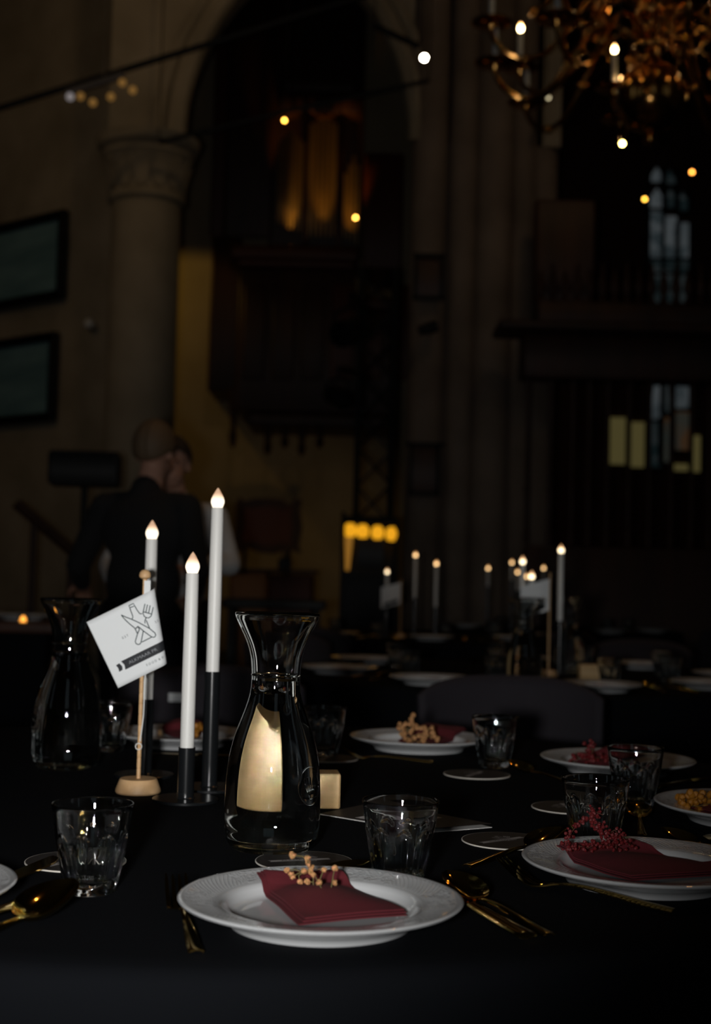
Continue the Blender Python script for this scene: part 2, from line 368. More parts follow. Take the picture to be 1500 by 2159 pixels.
def nap_px(pl, pts, label, seed=0, h=0.012, **k):
    return napkin(pl, [loc2(pl, x, y, h) for x, y in pts], label, seed=seed, **k)
nap_px(pl1, [(546, 1868), (640, 1946), (864, 1926), (716, 1866)], 'burgundy paper napkin folded on the nearest plate', 3, puff=0.009)
nap_px(pl2, [(1172, 1806), (1330, 1856), (1560, 1838), (1330, 1796)], 'burgundy napkin under the red berry sprig on the right plate', 5, puff=0.007)
nap_px(pl3, [(1215, 1606), (1300, 1618), (1405, 1600), (1300, 1590)], 'burgundy napkin on the plate behind the spoon tumbler', 8)
nap_px(pl4, [(840, 1562), (905, 1572), (985, 1556), (900, 1545)], 'burgundy napkin beneath peach blossom on the far plate', 9)
nap_px(pl5, [(1440, 1705), (1530, 1722), (1620, 1700), (1530, 1688)], 'burgundy napkin under the yellow berries', 10)
nap_px(pl6, [(340, 1545), (385, 1556), (440, 1545), (390, 1534)], 'burgundy napkin on the plate behind the candle holders', 12)

# ---- dried flower sprigs lying on the napkins
ico = None
def small_ball(name, r, mt, lumpy=0.0, seed=1):
    rn = random.Random(seed); b = MB().ball((0, 0, 0), r, 8 if lumpy else 6)
    if lumpy:
        for i, p in enumerate(b.v): b.v[i] = p * (1 + rn.uniform(-lumpy, lumpy))
    return b
def sprig(name, label, base, stems, spots, mt, sm, r, group=None, lumpy=0.3, joined=False, sr=0.0006, seed=0):
    rn = random.Random(seed); t = thing(name, label, 'flower', base, 0, group); base = Vector(base); mb = MB()
    for st in stems: mb.tube([p - base for p in st], sr, 5)
    mb.build('stem', sm, t, ang=60)
    if joined:
        q = MB()
        for p in spots: q.ball(p - base, r * rn.uniform(.8, 1.25), 6)
        q.build('blossom', mt, t, kind='stuff')
    else:
        vs_ = [small_ball('b', r, mt, lumpy, k) for k in range(3)]; pr = []
        for i, p in enumerate(spots):
            if i < 3: o = vs_[i].build('blossom' if mt is not berry_r else 'berry', mt, t, p - base); pr.append(o)
            else: o = child(pr[i % 3], t, p - base, (rn.uniform(0, 6), rn.uniform(0, 6), 0))
            q = rn.uniform(.85, 1.25); o.scale = (q, q, q)
    return t
rn = random.Random(4)
Y1 = 1.285
def S1(px, py, dy=0.0): return A(px, py, Y1 + dy)
bl = [(617, 1803, 0, 1), (648, 1810, 0, 1.2), (649, 1817, .004, 1), (605.5, 1834, 0, 1), (618, 1849, -.004, 1.2), (633, 1860, -.004, 1.1), (648, 1859, 0, .8), (655, 1836, 0, 1), (661.5, 1845, 0, 1.1), (672.5, 1861, 0, 1), (683, 1833.5, 0, 1), (706.5, 1831.5, 0, 1.1), (706.5, 1861, 0, 1), (651, 1824, 0, 1), (641, 1835, 0, .8), (614, 1843, 0, .8), (658, 1829, .004, .8)]
sprig('dried_flower_sprig', 'dried peach blossom sprig standing behind the napkin of the nearest plate', S1(678, 1872),
      [[S1(679, 1874), S1(672, 1861), S1(661, 1840), S1(652, 1822), S1(648, 1811)], [S1(652, 1824), S1(640, 1806, .004), S1(617, 1803)], [S1(657, 1833), S1(636, 1838), S1(622, 1833), S1(606, 1835)], [S1(645, 1836), S1(630, 1846), S1(633, 1860)], [S1(638, 1838), S1(628, 1842), S1(618, 1849)],
       [S1(661, 1866), S1(661, 1853), S1(655, 1838)], [S1(661, 1853), S1(664, 1846)], [S1(699, 1871), S1(702, 1850), S1(706, 1832)], [S1(672, 1862), S1(678, 1846), S1(683, 1834)], [S1(702, 1852), S1(706, 1860)], [S1(662, 1860), S1(648, 1859)]],
      [S1(x, y, d) for x, y, d, q in bl], berry_o, stem_m, 0.0026)
def poly_spots(lines, Y, n, jit, seed, dz=0.02):
    rn = random.Random(seed); out = []; st = []
    tot = sum(len(l) - 1 for l in lines)
    for l in lines:
        st.append([A(x, y, Y) for x, y in l])
        for (a, b), (c, d) in zip(l, l[1:]):
            for k in range(max(1, round(n / tot))):
                u = rn.random(); out.append(A(a + (c - a) * u + rn.gauss(0, jit), b + (d - b) * u + rn.gauss(0, jit), Y + rn.uniform(-dz, dz)))
    return st, out
Y2 = 1.50
L2 = [[(1196, 1796), (1199, 1765), (1215, 1742), (1238, 1728), (1255, 1712), (1272, 1718)], [(1195, 1792), (1216, 1783), (1240, 1788), (1262, 1778), (1290, 1786)], [(1275, 1764), (1296, 1750), (1316, 1768), (1334, 1788)], [(1246, 1722), (1255, 1742), (1266, 1736)], [(1290, 1790), (1272, 1758), (1268, 1746)], [(1300, 1790), (1300, 1775), (1290, 1762)]]
st, sp = poly_spots(L2, Y2, 190, 5.5, 11)
sprig('red_berry_sprig', 'red berry sprig lying above the napkin on the right plate', A(1290, 1800, Y2), st, sp, berry_r, stem_r, 0.0018, lumpy=0.25)
L3 = [[(1205, 1604), (1225, 1596), (1245, 1580), (1250, 1562)], [(1225, 1602), (1262, 1598), (1290, 1602)], [(1240, 1600), (1255, 1580)]]
st, sp = poly_spots(L3, 2.30, 56, 6, 12); sprig('red_berry_sprig', 'red berry sprig on the plate behind the spoon tumbler', A(1250, 1606, 2.3), st, sp, berry_r, stem_r, 0.003, lumpy=0.25)
L4 = [[(850, 1548), (870, 1530), (866, 1520)], [(855, 1558), (880, 1548), (915, 1556)], [(880, 1530), (910, 1540), (925, 1558)], [(846, 1527), (860, 1540)], [(870, 1562), (905, 1566)]]
st, sp = poly_spots(L4, 2.53, 46, 5, 13); sprig('dried_flower_sprig', 'peach blossom sprig on the far plate beside the back tumbler', A(880, 1566, 2.53), st, sp, berry_o, stem_m, 0.0042)
L5 = [[(1432, 1690), (1450, 1676), (1470, 1682), (1500, 1672)], [(1440, 1698), (1470, 1700), (1500, 1694), (1540, 1690)], [(1460, 1690), (1500, 1684)]]
st, sp = poly_spots(L5, 1.86, 44, 5, 14); sprig('yellow_berry_sprig', 'yellow berry sprig on the plate cut by the photo edge', A(1480, 1702, 1.86), st, sp, berry_y, stem_m, 0.0044, lumpy=0.15)
L6 = [[(402, 1546), (420, 1534), (412, 1530)], [(398, 1540), (418, 1546)]]
st, sp = poly_spots(L6, 2.53, 18, 4, 15); sprig('yellow_berry_sprig', 'small orange yellow sprig on the plate behind the candle holders', A(408, 1548, 2.53), st, sp, berry_y, stem_m, 0.004)

# ---- fluted tumblers
def tum_fn(r, z, a):
    if z < 0.004 or z > 0.062: return r
    c = abs(math.sin(4.5 * a)); arch = 0.044 + 0.0175 * c ** 0.7
    k = max(0.0, min(1.0, (arch - z) / 0.0035)) * min(1.0, (z - 0.004) / 0.007); k = k * k * (3 - 2 * k)
    return r + k * (0.0012 - 0.0034 * c)
tum0 = None
def tumbler(px, py, Y, label, group=None, rz=0.0, xyz=None):
    global tum0
    if tum0 is None:
        out = [(0.0, 0.0015), (0.020, 0.0015), (0.0222, 0.0), (0.0245, 0.0012), (0.0258, 0.006), (0.0268, 0.012), (0.0284, 0.020), (0.0303, 0.030), (0.0324, 0.040), (0.0342, 0.048), (0.0354, 0.053), (0.0362, 0.057), (0.0368, 0.061), (0.0378, 0.070), (0.0392, 0.080), (0.0402, 0.0855), (0.0400, 0.0868), (0.0390, 0.0868)]
        inn = [(0.0386, 0.0855), (0.0375, 0.080), (0.0360, 0.070), (0.0343, 0.058), (0.0312, 0.046), (0.0282, 0.035), (0.0256, 0.025), (0.0234, 0.016), (0.0205, 0.0118), (0.012, 0.0105), (0.0, 0.0102)]
        mb = MB(); full = out + inn; no = len(out)
        fine = []
        for i, (a, b) in enumerate(zip(full, full[1:])):
            st_ = 3 if (5 <= i < 13) else 1
            for k in range(st_): fine.append((a[0] + (b[0] - a[0]) * k / st_, a[1] + (b[1] - a[1]) * k / st_))
        fine.append(full[-1])
        zi = [i for i, p in enumerate(fine) if p == inn[0]][0]
        cnt = [0]
        sel = {id(p): (i < zi) for i, p in enumerate(fine)}
        def fn(r, z, a):
            return tum_fn(r, z, a) if (r, z) in outer else r
        outer = set(fine[:zi])
        mb.lathe(fine, 144, fn=fn); tum0 = mb.build('glass_tumbler', glass, None, ang=180); o = tum0
    else:
        o = tum0.copy(); C.objects.link(o)
        if 'group' in o: del o['group']
    if xyz is None:
        p = A(px, py, Y); xyz = (p.x, p.y, T)
    o.location = xyz; o.rotation_euler = (0, 0, rz)
    return tag(o, label, 'glass', group)
def tum_rim(px, py, label, rz=0.0):
    p = G(px, py, 0.0868); return tumbler(0, 0, 0, label, rz=rz, xyz=(p.x, p.y, T))
tum_rim(196, 1693, 'fluted glass tumbler beside the left gold spoon', 0.1)
tum_rim(846, 1686, 'fluted glass tumbler just behind the nearest plate', 0.25)
tum_rim(1256, 1640, 'fluted glass tumbler behind the red berry plate', 0.5)
tum_rim(1341, 1574, 'fluted glass tumbler with a gold spoon showing through its foot', 0.3)
p = A(1044, 1570, 2.33); tumbler(0, 0, 0, 'fluted glass tumbler behind the far coaster', rz=0.15, xyz=(p.x, p.y, T))
tum_rim(234, 1480, 'fluted glass tumbler half hidden behind the left carafe', 0.4)
tum_rim(684, 1490, 'fluted glass tumbler in shade behind the middle carafe', 0.6)

# ---- water carafes
CP = [(0.0495, 0.270), (0.0480, 0.2655), (0.0455, 0.260), (0.0378, 0.2445), (0.0335, 0.234), (0.0304, 0.2225), (0.0289, 0.211), (0.0284, 0.200), (0.0285, 0.193), (0.0291, 0.1845), (0.0304, 0.176), (0.0330, 0.167), (0.0360, 0.158), (0.0412, 0.144), (0.0460, 0.130), (0.0497, 0.116), (0.0524, 0.102), (0.0540, 0.089), (0.0550, 0.076), (0.0556, 0.060), (0.0557, 0.044), (0.0555, 0.029), (0.0545, 0.018), (0.0525, 0.010), (0.0490, 0.0045), (0.0440, 0.0010), (0.040, 0.0)]
def cr_at(z):
    for (a, za), (b, zb) in zip(CP, CP[1:]):
        if zb <= z <= za: return b + (a - b) * (z - zb) / (za - zb + 1e-9)
    return CP[-1][0]
def smooth_prof(P, n=4):
    out = []
    for i in range(len(P) - 1):
        p0 = P[max(i - 1, 0)]; p1 = P[i]; p2 = P[i + 1]; p3 = P[min(i + 2, len(P) - 1)]
        for k in range(n):
            t = k / n
            out.append(tuple(0.5 * (2 * b + (c - a) * t + (2 * a - 5 * b + 4 * c - d) * t * t + (3 * b - a - 3 * c + d) * t ** 3) for a, b, c, d in zip(p0, p1, p2, p3)))
    return out + [P[-1]]
def carafe(loc, label, water_z, emb_a, rz=0.0):
    t = thing('water_carafe', label, 'carafe', loc, rz)
    wall = 0.0026; body = smooth_prof(CP)
    outer = [(0.0468, 0.2722), (0.0482, 0.2730), (0.0494, 0.2722)] + body + [(0.036, 0.0006), (0.030, 0.003), (0.0, 0.0035)]
    # the glass is hollow above the water; where water touches it, the wall borders on the water itself
    lev = water_z; ri = cr_at(lev) - wall
    inner = [(ri, lev)] + [(max(0.001, r - wall), z) for r, z in reversed(body) if lev + 0.001 < z < 0.266] + [(0.0462, 0.2690)]
    ob = MB().lathe(list(reversed(outer)) + list(reversed(inner)), 112).build('glass_body', glass_c, t, ang=180)
    pass
    wp = [(0, 0.0078), (0.034, 0.0073), (0.0443, 0.0080)] + [(max(0.001, r - wall), z) for r, z in reversed(body) if 0.012 < z < lev - 0.001] + [(ri, lev)]
    ow = MB().lathe(wp + [(ri - 0.0001, lev), (0, lev)], 112).build('water', water_in, t, ang=180)
    ow.data.materials.append(water); ow.data.set_sharp_from_angle(angle=R_(60))
    for pg in ow.data.polygons:
        if abs(pg.normal.z) > 0.99 and pg.center.z > lev - 0.0005: pg.material_index = 1
    pass
    # moulded neck ring
    q = MB(); rr_ = cr_at(0.2); q.lathe([(rr_ + 0.0001, 0.2015), (rr_ + 0.0007, 0.2005), (rr_ + 0.0001, 0.1995)], 64).build('neck_ring', glass, t)
    # moulded round emblem on the shoulder of the body
    e = MB()
    def on(u, v, h=0.0004):
        z = 0.078 + v; a = emb_a + u / 0.055; r = cr_at(z) + h; return Vector((r * math.cos(a), r * math.sin(a), z))
    e.tube([on(0.019 * math.cos(2 * PI * k / 40), 0.0215 * math.sin(2 * PI * k / 40)) for k in range(41)], 0.0009, 6)
    for k in range(7):
        a = -1.2 + 0.4 * k; e.tube([on(0.004 * math.sin(a), -0.010), on(0.009 * math.sin(a), -0.002 + 0.003 * math.cos(a)), on(0.013 * math.sin(a), 0.005 + 0.005 * math.cos(a))], [0.0008, 0.0012, 0.0005], 6)
    e.tube([on(-0.012, -0.0125), on(0, -0.0145), on(0.012, -0.0125)], 0.001, 6)
    e.build('moulded_emblem', glass, t, ang=180)
    return t
p = G(572, 1789, 0); CARX = Vector((p.x, p.y, T))
carafe(CARX, 'water carafe in the middle of the nearest table, right of the candles', 0.1945, -0.62)
p = A(139, 1600, 2.2); carafe((p.x, p.y, T), 'water carafe standing left of the paper table flag', 0.186, -2.62)

# ---- round coasters with a printed crest
EMB = dict(lines=[[(735, 630), (805, 590), (828, 627), (752, 662), (735, 630)], [(752, 662), (772, 710), (810, 795), (812, 815), (800, 838)], [(828, 627), (870, 690), (915, 742), (932, 748), (955, 742)],
    [(625, 785), (700, 815), (790, 842), (905, 885), (1090, 970), (1180, 1035), (1196, 1068), (1185, 1098), (1160, 1108), (1130, 1100), (1050, 1050), (990, 1012), (905, 948), (870, 988)],
    [(625, 785), (660, 825), (720, 880), (790, 935), (850, 975), (880, 1020), (902, 1062)],
    [(990, 585), (970, 718), (972, 745), (990, 780), (1022, 802), (1066, 804), (1096, 780), (1106, 752), (1122, 630)], [(1030, 595), (1014, 716)], [(1074, 605), (1058, 724)], [(970, 712), (1104, 740)],
    [(1022, 804), (1008, 860), (1014, 895)], [(1028, 842), (1060, 908), (1094, 972)],
    [(905, 948), (930, 1000), (906, 1066), (878, 1192), (896, 1226), (930, 1238), (958, 1226), (972, 1196), (994, 1018)], [(930, 1000), (912, 1048)], [(984, 1194), (1134, 1106)], [(870, 988), (905, 948)]])
def stroke(mb, pts, w, mapf, sub=30.0):
    P = [Vector(p) for p in pts]; Q = []
    for a, b in zip(P, P[1:]):
        n = max(1, int((b - a).length / sub))
        for k in range(n): Q.append(a + (b - a) * k / n)
    Q.append(P[-1])
    L, Rr = [], []
    for i, p in enumerate(Q):
        t = (Q[min(i + 1, len(Q) - 1)] - Q[max(i - 1, 0)])
        t = t.normalized() if t.length > 0 else Vector((1, 0)); nrm = Vector((-t.y, t.x)) * w / 2
        L.append(mapf(*(p + nrm))); Rr.append(mapf(*(p - nrm)))
    n = len(Q); mb.add(L + Rr, [(i, i + 1, n + i + 1, n + i) for i in range(n - 1)])
coa0 = None
def coaster(px, py, label, rz=0.0):
    global coa0
    p = G(px, py, 0.0015)
    if coa0 is None:
        t = thing('round_coaster', label, 'coaster', (p.x, p.y, T), rz); r = 0.0545
        MB().lathe([(0, 0.0001), (r - .0004, 0.0001), (r, 0.0005), (r, 0.0014), (r - .0004, 0.0018), (0, 0.0018)], 64).build('card_disc', cardedge, t)
        MB().lathe([(0, 0.00188), (r - 0.0012, 0.00188), (r - .0012, 0.0017)], 64).build('printed_face', cardb, t)
        q = MB(); k = 0.0000475
        mp = lambda x, y: Vector(((x - 920) * k, -(y - 1050) * k + 0.0035, 0.0021))
        for l in EMB['lines']: stroke(q, l, 22, mp)
        u = Vector((0.868, 0.497)); b0 = Vector((-0.034, -0.021))
        def rb(s, w): c = b0 + u * s; n_ = Vector((-u.y, u.x)) * w; return Vector((c.x + n_.x, c.y + n_.y, 0.0021))
        q.add([rb(0, 0), rb(0.07, 0), rb(0.07, 0.0085), rb(0, 0.0085), rb(0.003, 0.0042)], [(0, 1, 2, 3, 4)])
        q.build('crest_print', prt, t, smooth=False)
        v, f = text_mesh('ALKMAAR', 0.0075); M_ = Matrix.Rotation(math.atan2(u.y, u.x), 3, 'Z')
        MB().add([M_ @ Vector((x + 0.014, y + 0.0016, 0)) + Vector((b0.x, b0.y, 0.0023)) for x, y in v], f).build('lettering', cardb, t, smooth=False)
        coa0 = t; return t
    return dup(coa0, (p.x, p.y, T), rz, label)
coaster(160, 1815, 'dark round coaster behind the left tumbler and gold spoon', 0.5)
coaster(642, 1815, 'dark round coaster between middle carafe and nearest plate', -0.2)
coaster(1068, 1772, 'dark round coaster under the leaning dessert spoon', 0.15)
coaster(1006, 1632, 'dark round coaster in front of the back tumbler', 0.6)
coaster(1203, 1702, 'dark round coaster half hidden behind the red berry tumbler', 1.2)
coaster(690, 1598, 'dark round coaster by the shaded tumbler behind the carafe', 0.9)

# ---- gold cutlery: local +x runs from the handle end to the tip
def strip(mb, sts, n=6, th_=0.0014):             # stations (x, halfwidth, z, dish)
    def top(i, v):
        x, w, z, d = sts[i]; s_ = 2 * v - 1; return Vector((x, w * s_, z + d * s_ * s_))
    N = len(sts) - 1
    mb.grid(lambda u, v: top(round(u * N), v), N, n, (0, 0, th_))
def lerp_st(P, n=5): return smooth_prof(P, n)
HS = [(0.0, 0.0062, 0.0036, -0.0012), (0.0025, 0.0072, 0.0042, -0.0020), (0.03, 0.0066, 0.0060, -0.0026), (0.065, 0.0048, 0.0092, -0.0026), (0.095, 0.0032, 0.0112, -0.0020), (0.118, 0.0026, 0.0106, -0.0014), (0.130, 0.0030, 0.0088, 0)]
protos = {}
def make_cut(kind):
    t = thing({'spoon': 'gold_spoon', 'dessert': 'gold_dessert_spoon', 'fork': 'gold_fork', 'knife': 'gold_knife'}[kind], 'x', 'cutlery')
    if kind in ('spoon', 'dessert'):
        mb = MB(); strip(mb, lerp_st(HS)); mb.build('handle', gold, t, ang=40)
        mb = MB(); B = []
        for k in range(25):
            u = k / 24; x = 0.127 + 0.071 * u
            w = 0.0030 + 0.0185 * (math.sin(PI * min(1, u ** 0.82)) ** 0.62) if u > 0 else 0.003
            w = max(0.0012, w * (1 - 0.55 * max(0, u - 0.9) / 0.1)); rim = 0.0092 + 0.003 * math.sin(PI * u) + 0.0145 * u
            dep = 0.0128 * max(0, math.sin(PI * u ** .9)) ** 0.75 * (1 if u else 0)
            zc = max(0.0020, rim - dep); B.append((x, w, zc, rim - zc))
        strip(mb, B, 14); mb.build('bowl', gold, t, ang=60)
    elif kind == 'fork':
        mb = MB(); strip(mb, lerp_st(HS)); mb.build('handle', gold, t, ang=40)
        mb = MB(); strip(mb, [(0.127, 0.0030, 0.0090, 0), (0.133, 0.0050, 0.0076, 0.0004), (0.139, 0.0095, 0.0052, 0.0014), (0.146, 0.0120, 0.0034, 0.0020), (0.153, 0.0124, 0.0026, 0.0020)], 8)
        mb.build('fork_head', gold, t, ang=60)
        for k in range(4):
            yc = (k - 1.5) * 0.0066; d = 0.0020 * (yc / 0.0124) ** 2; mb = MB()
            P = [(0.152, 0.0024, 0.0027 + d, 0), (0.163, 0.0021, 0.0048 + d, 0), (0.178, 0.0019, 0.0118 + d, 0), (0.193, 0.0014, 0.0215 + d, 0), (0.199, 0.0006, 0.0255 + d, 0)]
            q = MB(); strip(q, P, 2); q.v = [p + Vector((0, yc, 0)) for p in q.v]; q.build('tine', gold, t, ang=40)
    else:
        mb = MB()
        S_ = [(0.0, 0.0080, 0), (0.004, 0.0094, 0), (0.04, 0.0088, 0), (0.08, 0.0074, 0), (0.105, 0.0062, 0)]
        def fn(u, v):
            i = round(u * (len(hs) - 1)); x, w, _ = hs[i]; a = 2 * PI * v; return Vector((x, w * math.cos(a), 0.0034 + 0.0032 * math.sin(a) * (1 if abs(math.sin(a)) > .2 else .6)))
        hs = lerp_st(S_, 4); n = 12
        vv = [fn(i / (len(hs) - 1), k / n) for i in range(len(hs)) for k in range(n)]
        ff = [(i * n + k, i * n + (k + 1) % n, (i + 1) * n + (k + 1) % n, (i + 1) * n + k) for i in range(len(hs) - 1) for k in range(n)] + [tuple(range(n)), tuple((len(hs) - 1) * n + k for k in range(n))]
        mb.add(vv, ff); mb.build('handle', gold, t, ang=40)
        mb = MB(); mb.slab([(0.103, -0.0055), (0.108, -0.0085), (0.15, -0.0095), (0.185, -0.0088), (0.202, -0.0040), (0.209, 0.0040), (0.205, 0.0062), (0.15, 0.0070), (0.103, 0.0058)], 0.0026, 0.0040); mb.build('blade', gold, t, ang=30)
    return t
NOM = {'spoon': 0.198, 'dessert': 0.198, 'fork': 0.199, 'knife': 0.209}
TIPH = {'spoon': 0.028, 'dessert': 0.024, 'fork': 0.028, 'knife': 0.003}
def cutlery(kind, tip, end, label, dz=0.0004, roll=None, pitch=0.0, sf=None):
    a = G(*end, 0.004); b = G(*tip, TIPH[kind]); d = b - a; d.z = 0; L = d.length
    s = sf or max(0.80, min(1.42, L / NOM[kind])); rz = math.atan2(d.y, d.x)
    if kind not in protos: protos[kind] = make_cut(kind); o = protos[kind]; o['label'] = label
    else: o = dup(protos[kind], (0, 0, 0), 0, label)
    if sf or L / NOM[kind] > 1.42 or L / NOM[kind] < 0.80: a = b - d.normalized() * NOM[kind] * s
    o.location = (a.x, a.y, T + dz); o.rotation_euler = (roll or 0, -pitch, rz); o.scale = (s, s, s)
    return o
cutlery('knife', (900, 1858), (1112, 1972), 'gold knife tucked under the nearest plate rim beside the big spoon')
cutlery('spoon', (944, 1822), (1158, 1966), 'large gold spoon beside the nearest plate, right of it')
cutlery('dessert', (1186, 1744), (985, 1826), 'gold dessert spoon leaning over a coaster, left of the red berry plate', 0.0022)
cutlery('fork', (1057, 1802), (1421, 1916), 'gold fork in front of the red berry plate')
cutlery('fork', (371, 1836), (414, 2001), 'gold fork at the left of the nearest plate')
cutlery('spoon', (152, 1852), (-30, 1982), 'large gold spoon beside the left tumbler', sf=1.16)
cutlery('knife', (122, 1809), (-150, 1925), 'dark gold knife pointing at the left coaster')
cutlery('fork', (-240, 1985), (46, 1897), 'gold fork handle running out under the left spoon bowl')
cutlery('dessert', (780, 1806), (600, 1846), 'gold dessert spoon tip showing between tumbler and nearest plate')
cutlery('spoon', (1346, 1676), (1351, 1737), 'gold spoon pointing at the viewer behind the tumbler foot')
cutlery('dessert', (1398, 1735), (1590, 1815), 'gold dessert spoon behind the red berry plate')
cutlery('fork', (1650, 1820), (1417, 1703), 'gold fork handle before the yellow berry plate')
cutlery('spoon', (1074, 1590), (1192, 1645), 'gold spoon between the far coaster and the red berry tumbler')
cutlery('fork', (722, 1566), (906, 1603), 'gold fork in front of the far peach blossom plate')
cutlery('knife', (1520, 1636), (1384, 1657), 'gold knife right of the tumbler with spoon reflections')
cutlery('knife', (318, 1588), (520, 1594), 'gold knife lying behind the candle holders')
# ---- LED taper candles in black metal holders
cand_mesh = {}
def led_candle(loc, length, label, bulb, group=None, sc=1.0):
    t = thing('led_candle', label, 'candle', loc, 0, group); key = round(length, 3)
    if key not in cand_mesh:
        a = MB().lathe([(0, 0), (0.0098, 0), (0.0098, length * .5), (0.0090, length - 0.002), (0.0084, length), (0.0, length)], 28).build('wax_shaft', whitep, t)
        cand_mesh[key] = a
    else: child(cand_mesh[key], t)
    bp_ = smooth_prof([(0.0072, -0.0005), (0.0085, 0.003), (0.0100, 0.008), (0.0092, 0.0135), (0.0064, 0.0200), (0.0028, 0.0265), (0.0, 0.0300)], 3)
    bp_[-1] = (0.0, 0.030)
    if bulb.name not in cand_mesh:
        cand_mesh[bulb.name] = MB().lathe([(0, -0.0005)] + bp_, 24).build('flame_bulb', bulb, t, (0, 0, length), ang=180)
    else: child(cand_mesh[bulb.name], t, (0, 0, length))
    return t
hold = {}
def candle_holder(loc, h, label, group=None):
    t = thing('candle_holder', label, 'candle holder', loc, 0, group); k = round(h, 3)
    if 'b' not in hold: hold['b'] = MB().lathe([(0, 0), (0.0452, 0), (0.0460, 0.0008), (0.0460, 0.0038), (0.0452, 0.0046), (0.014, 0.0048), (0.0125, 0.0062), (0, 0.0062)], 48).build('base_disc', blackm, t)
    else: child(hold['b'], t)
    if k not in hold: hold[k] = MB().lathe([(0.0108, 0.004), (0.0118, 0.0042), (0.0118, h), (0.0104, h), (0.0102, h - 0.004), (0, h - 0.004)], 28).build('tube', blackm, t)
    else: child(hold[k], t)
    return t
def candle_set(px, py, hh, ln, l1, l2, bulb=bulb_m, p=None, group=(None, None)):
    p = p if p is not None else G(px, py); candle_holder((p.x, p.y, T), hh, l2, group[1])
    return led_candle((p.x, p.y, T + hh - 0.004), ln, l1, bulb, group[0])
candle_set(391, 1689, 0.0745, 0.247, 'lit white LED taper in the lowest holder, between flag and carafe', 'short black candle holder with round base beside the flag stand')
candle_set(441, 1664, 0.173, 0.247, 'lit white LED taper standing highest, beside the middle carafe', 'tallest black candle holder behind the short one')
candle_set(304, 1637, 0.120, 0.254, 'lit white LED taper directly behind the paper flag pole', 'middle height black candle holder behind the flag stand')

# ---- table flag
pf = G(291, 1671); PF = Vector((pf.x, pf.y, T))
t = thing('table_flag', 'wooden table flag with a white printed paper flag wrapped on its pole', 'flag', PF)
MB().lathe([(0, 0), (0.0312, 0), (0.0325, 0.002), (0.0322, 0.0055), (0.0270, 0.0190), (0.0258, 0.0205), (0, 0.0205)], 40).build('wooden_base', beech, t)
pole = [(0.0031, 0.019)]; z = 0.02
while z < 0.305: pole += [(0.0031, z), (0.0031, z + 0.0135), (0.0026, z + 0.0145)]; z += 0.0155
MB().lathe(pole + [(0.0030, 0.308), (0, 0.303)], 14).build('pole', beech, t)
MB().lathe([(0, 0.3070), (0.0040, 0.3070), (0.0078, 0.3095), (0.0086, 0.3125), (0.0078, 0.3165), (0.0050, 0.3200), (0, 0.3215)], 24).build('finial', beech, t)
cdm = MB().tube([(0.0055, -0.002, 0.292), (0.0062, -0.0035, 0.25), (0.006, -0.0035, 0.19), (0.0048, -0.0036, 0.11), (0.0015, -0.0042, 0.074)], 0.0010, 6)
cdm.tube([(-0.004 + 0.0045 * math.cos(2 * PI * k / 16) + 0.0035, -0.0046, 0.0665 + 0.0045 * math.sin(2 * PI * k / 16)) for k in range(17)], 0.0008, 6)
cdm.build('cord', cord, t)
MB().box((0.0045, -0.0035, 0.294), (0.009, 0.0035, 0.022)).build('paper_sleeve', flagp, t)
# the sheet: flat, then rolled back round the pole; (zx, zy) are print units of 0.0912 mm
KF = 9.05e-5; cA, sA = math.cos(-0.040), math.sin(-0.040); RB = 0.0095
ln0 = Vector((1110, 345)); ld = Vector((275, 1155)).normalized(); ln_ = Vector((ld.y, -ld.x)); rz_ = RB / KF
AP = Vector((944, 200)); APh = 0.3125        # where the pole meets that height
def flagmap(zx, zy, h=0.0):
    p = Vector((zx, zy)); d = (p - ln0).dot(ln_) + rz_; dep = 0.0; kk = h
    if d > 0:
        p = p - ln_ * d; a = d / rz_
        if a < PI: p = p + ln_ * (rz_ + h / KF) * math.sin(a); dep = RB * (1 - math.cos(a)); kk = h * math.cos(a)
        else: p = p - ln_ * (d - PI * rz_); dep = 2 * RB; kk = -h
    X, Z = (p.x - AP.x) * KF, -(p.y - AP.y) * KF
    X, Z = X * cA - Z * sA, X * sA + Z * cA
    return Vector((X, -RB * 0.62 - 0.0035 + dep - kk, APh + Z - 0.006))
fu = Vector((1030, -590)).normalized(); fv = Vector((580, 1010)).normalized(); f0 = Vector((80, 935))
sheet = MB().grid(lambda u, v: flagmap(*(f0 + fu * (1290 * u) + fv * (1165 * v))), 56, 14)
fl = sheet.build('paper_sheet', flagp, t, ang=180)
sol = fl.modifiers.new('thickness', 'SOLIDIFY'); sol.thickness = 0.0004; sol.offset = 0
q = MB(); fm = lambda x, y: flagmap(x, y, 0.0005)
for l in EMB['lines']: stroke(q, l, 15, fm)
q.build('crest_print', ink, t, smooth=False)
def ftext(s, x, y, size, name, mt, h=0.0005, space=1.0):
    v, f = text_mesh(s, size / 0.7); pts = []
    for a, b in v:
        p = Vector((x, y)) + fu * a * space - fv * b; pts.append(flagmap(p.x, p.y, h))
    return MB().add(pts, f).build(name, mt, t, smooth=False)
ftext('E S T', 676, 1168, 38, 'est_lettering', ink, space=0.95)
ftext('2 0', 1176, 884, 38, 'year_lettering', ink)
q = MB(); b0 = Vector((675, 1520)); b1 = Vector((755, 1648))
def band(u, v):
    p = b0 + (b1 - b0) * v + fu * (1000 * u) + fu * (22 * (1 - abs(2 * v - 1)) * (1 - u)); return flagmap(p.x, p.y, 0.0005)
q.grid(band, 40, 4)
q2 = [(600, 1588), (650, 1552), (700, 1596), (712, 1650), (660, 1690), (640, 1632)]
q.add([flagmap(x, y, 0.0005) for x, y in q2], [(0, 1, 2, 5), (2, 3, 4, 5)])
q.build('ribbon_print', inkb, t, smooth=False)
ftext('ALKMAAR PR', 812, 1556, 50, 'ribbon_lettering', inkg, 0.0008, 1.18)
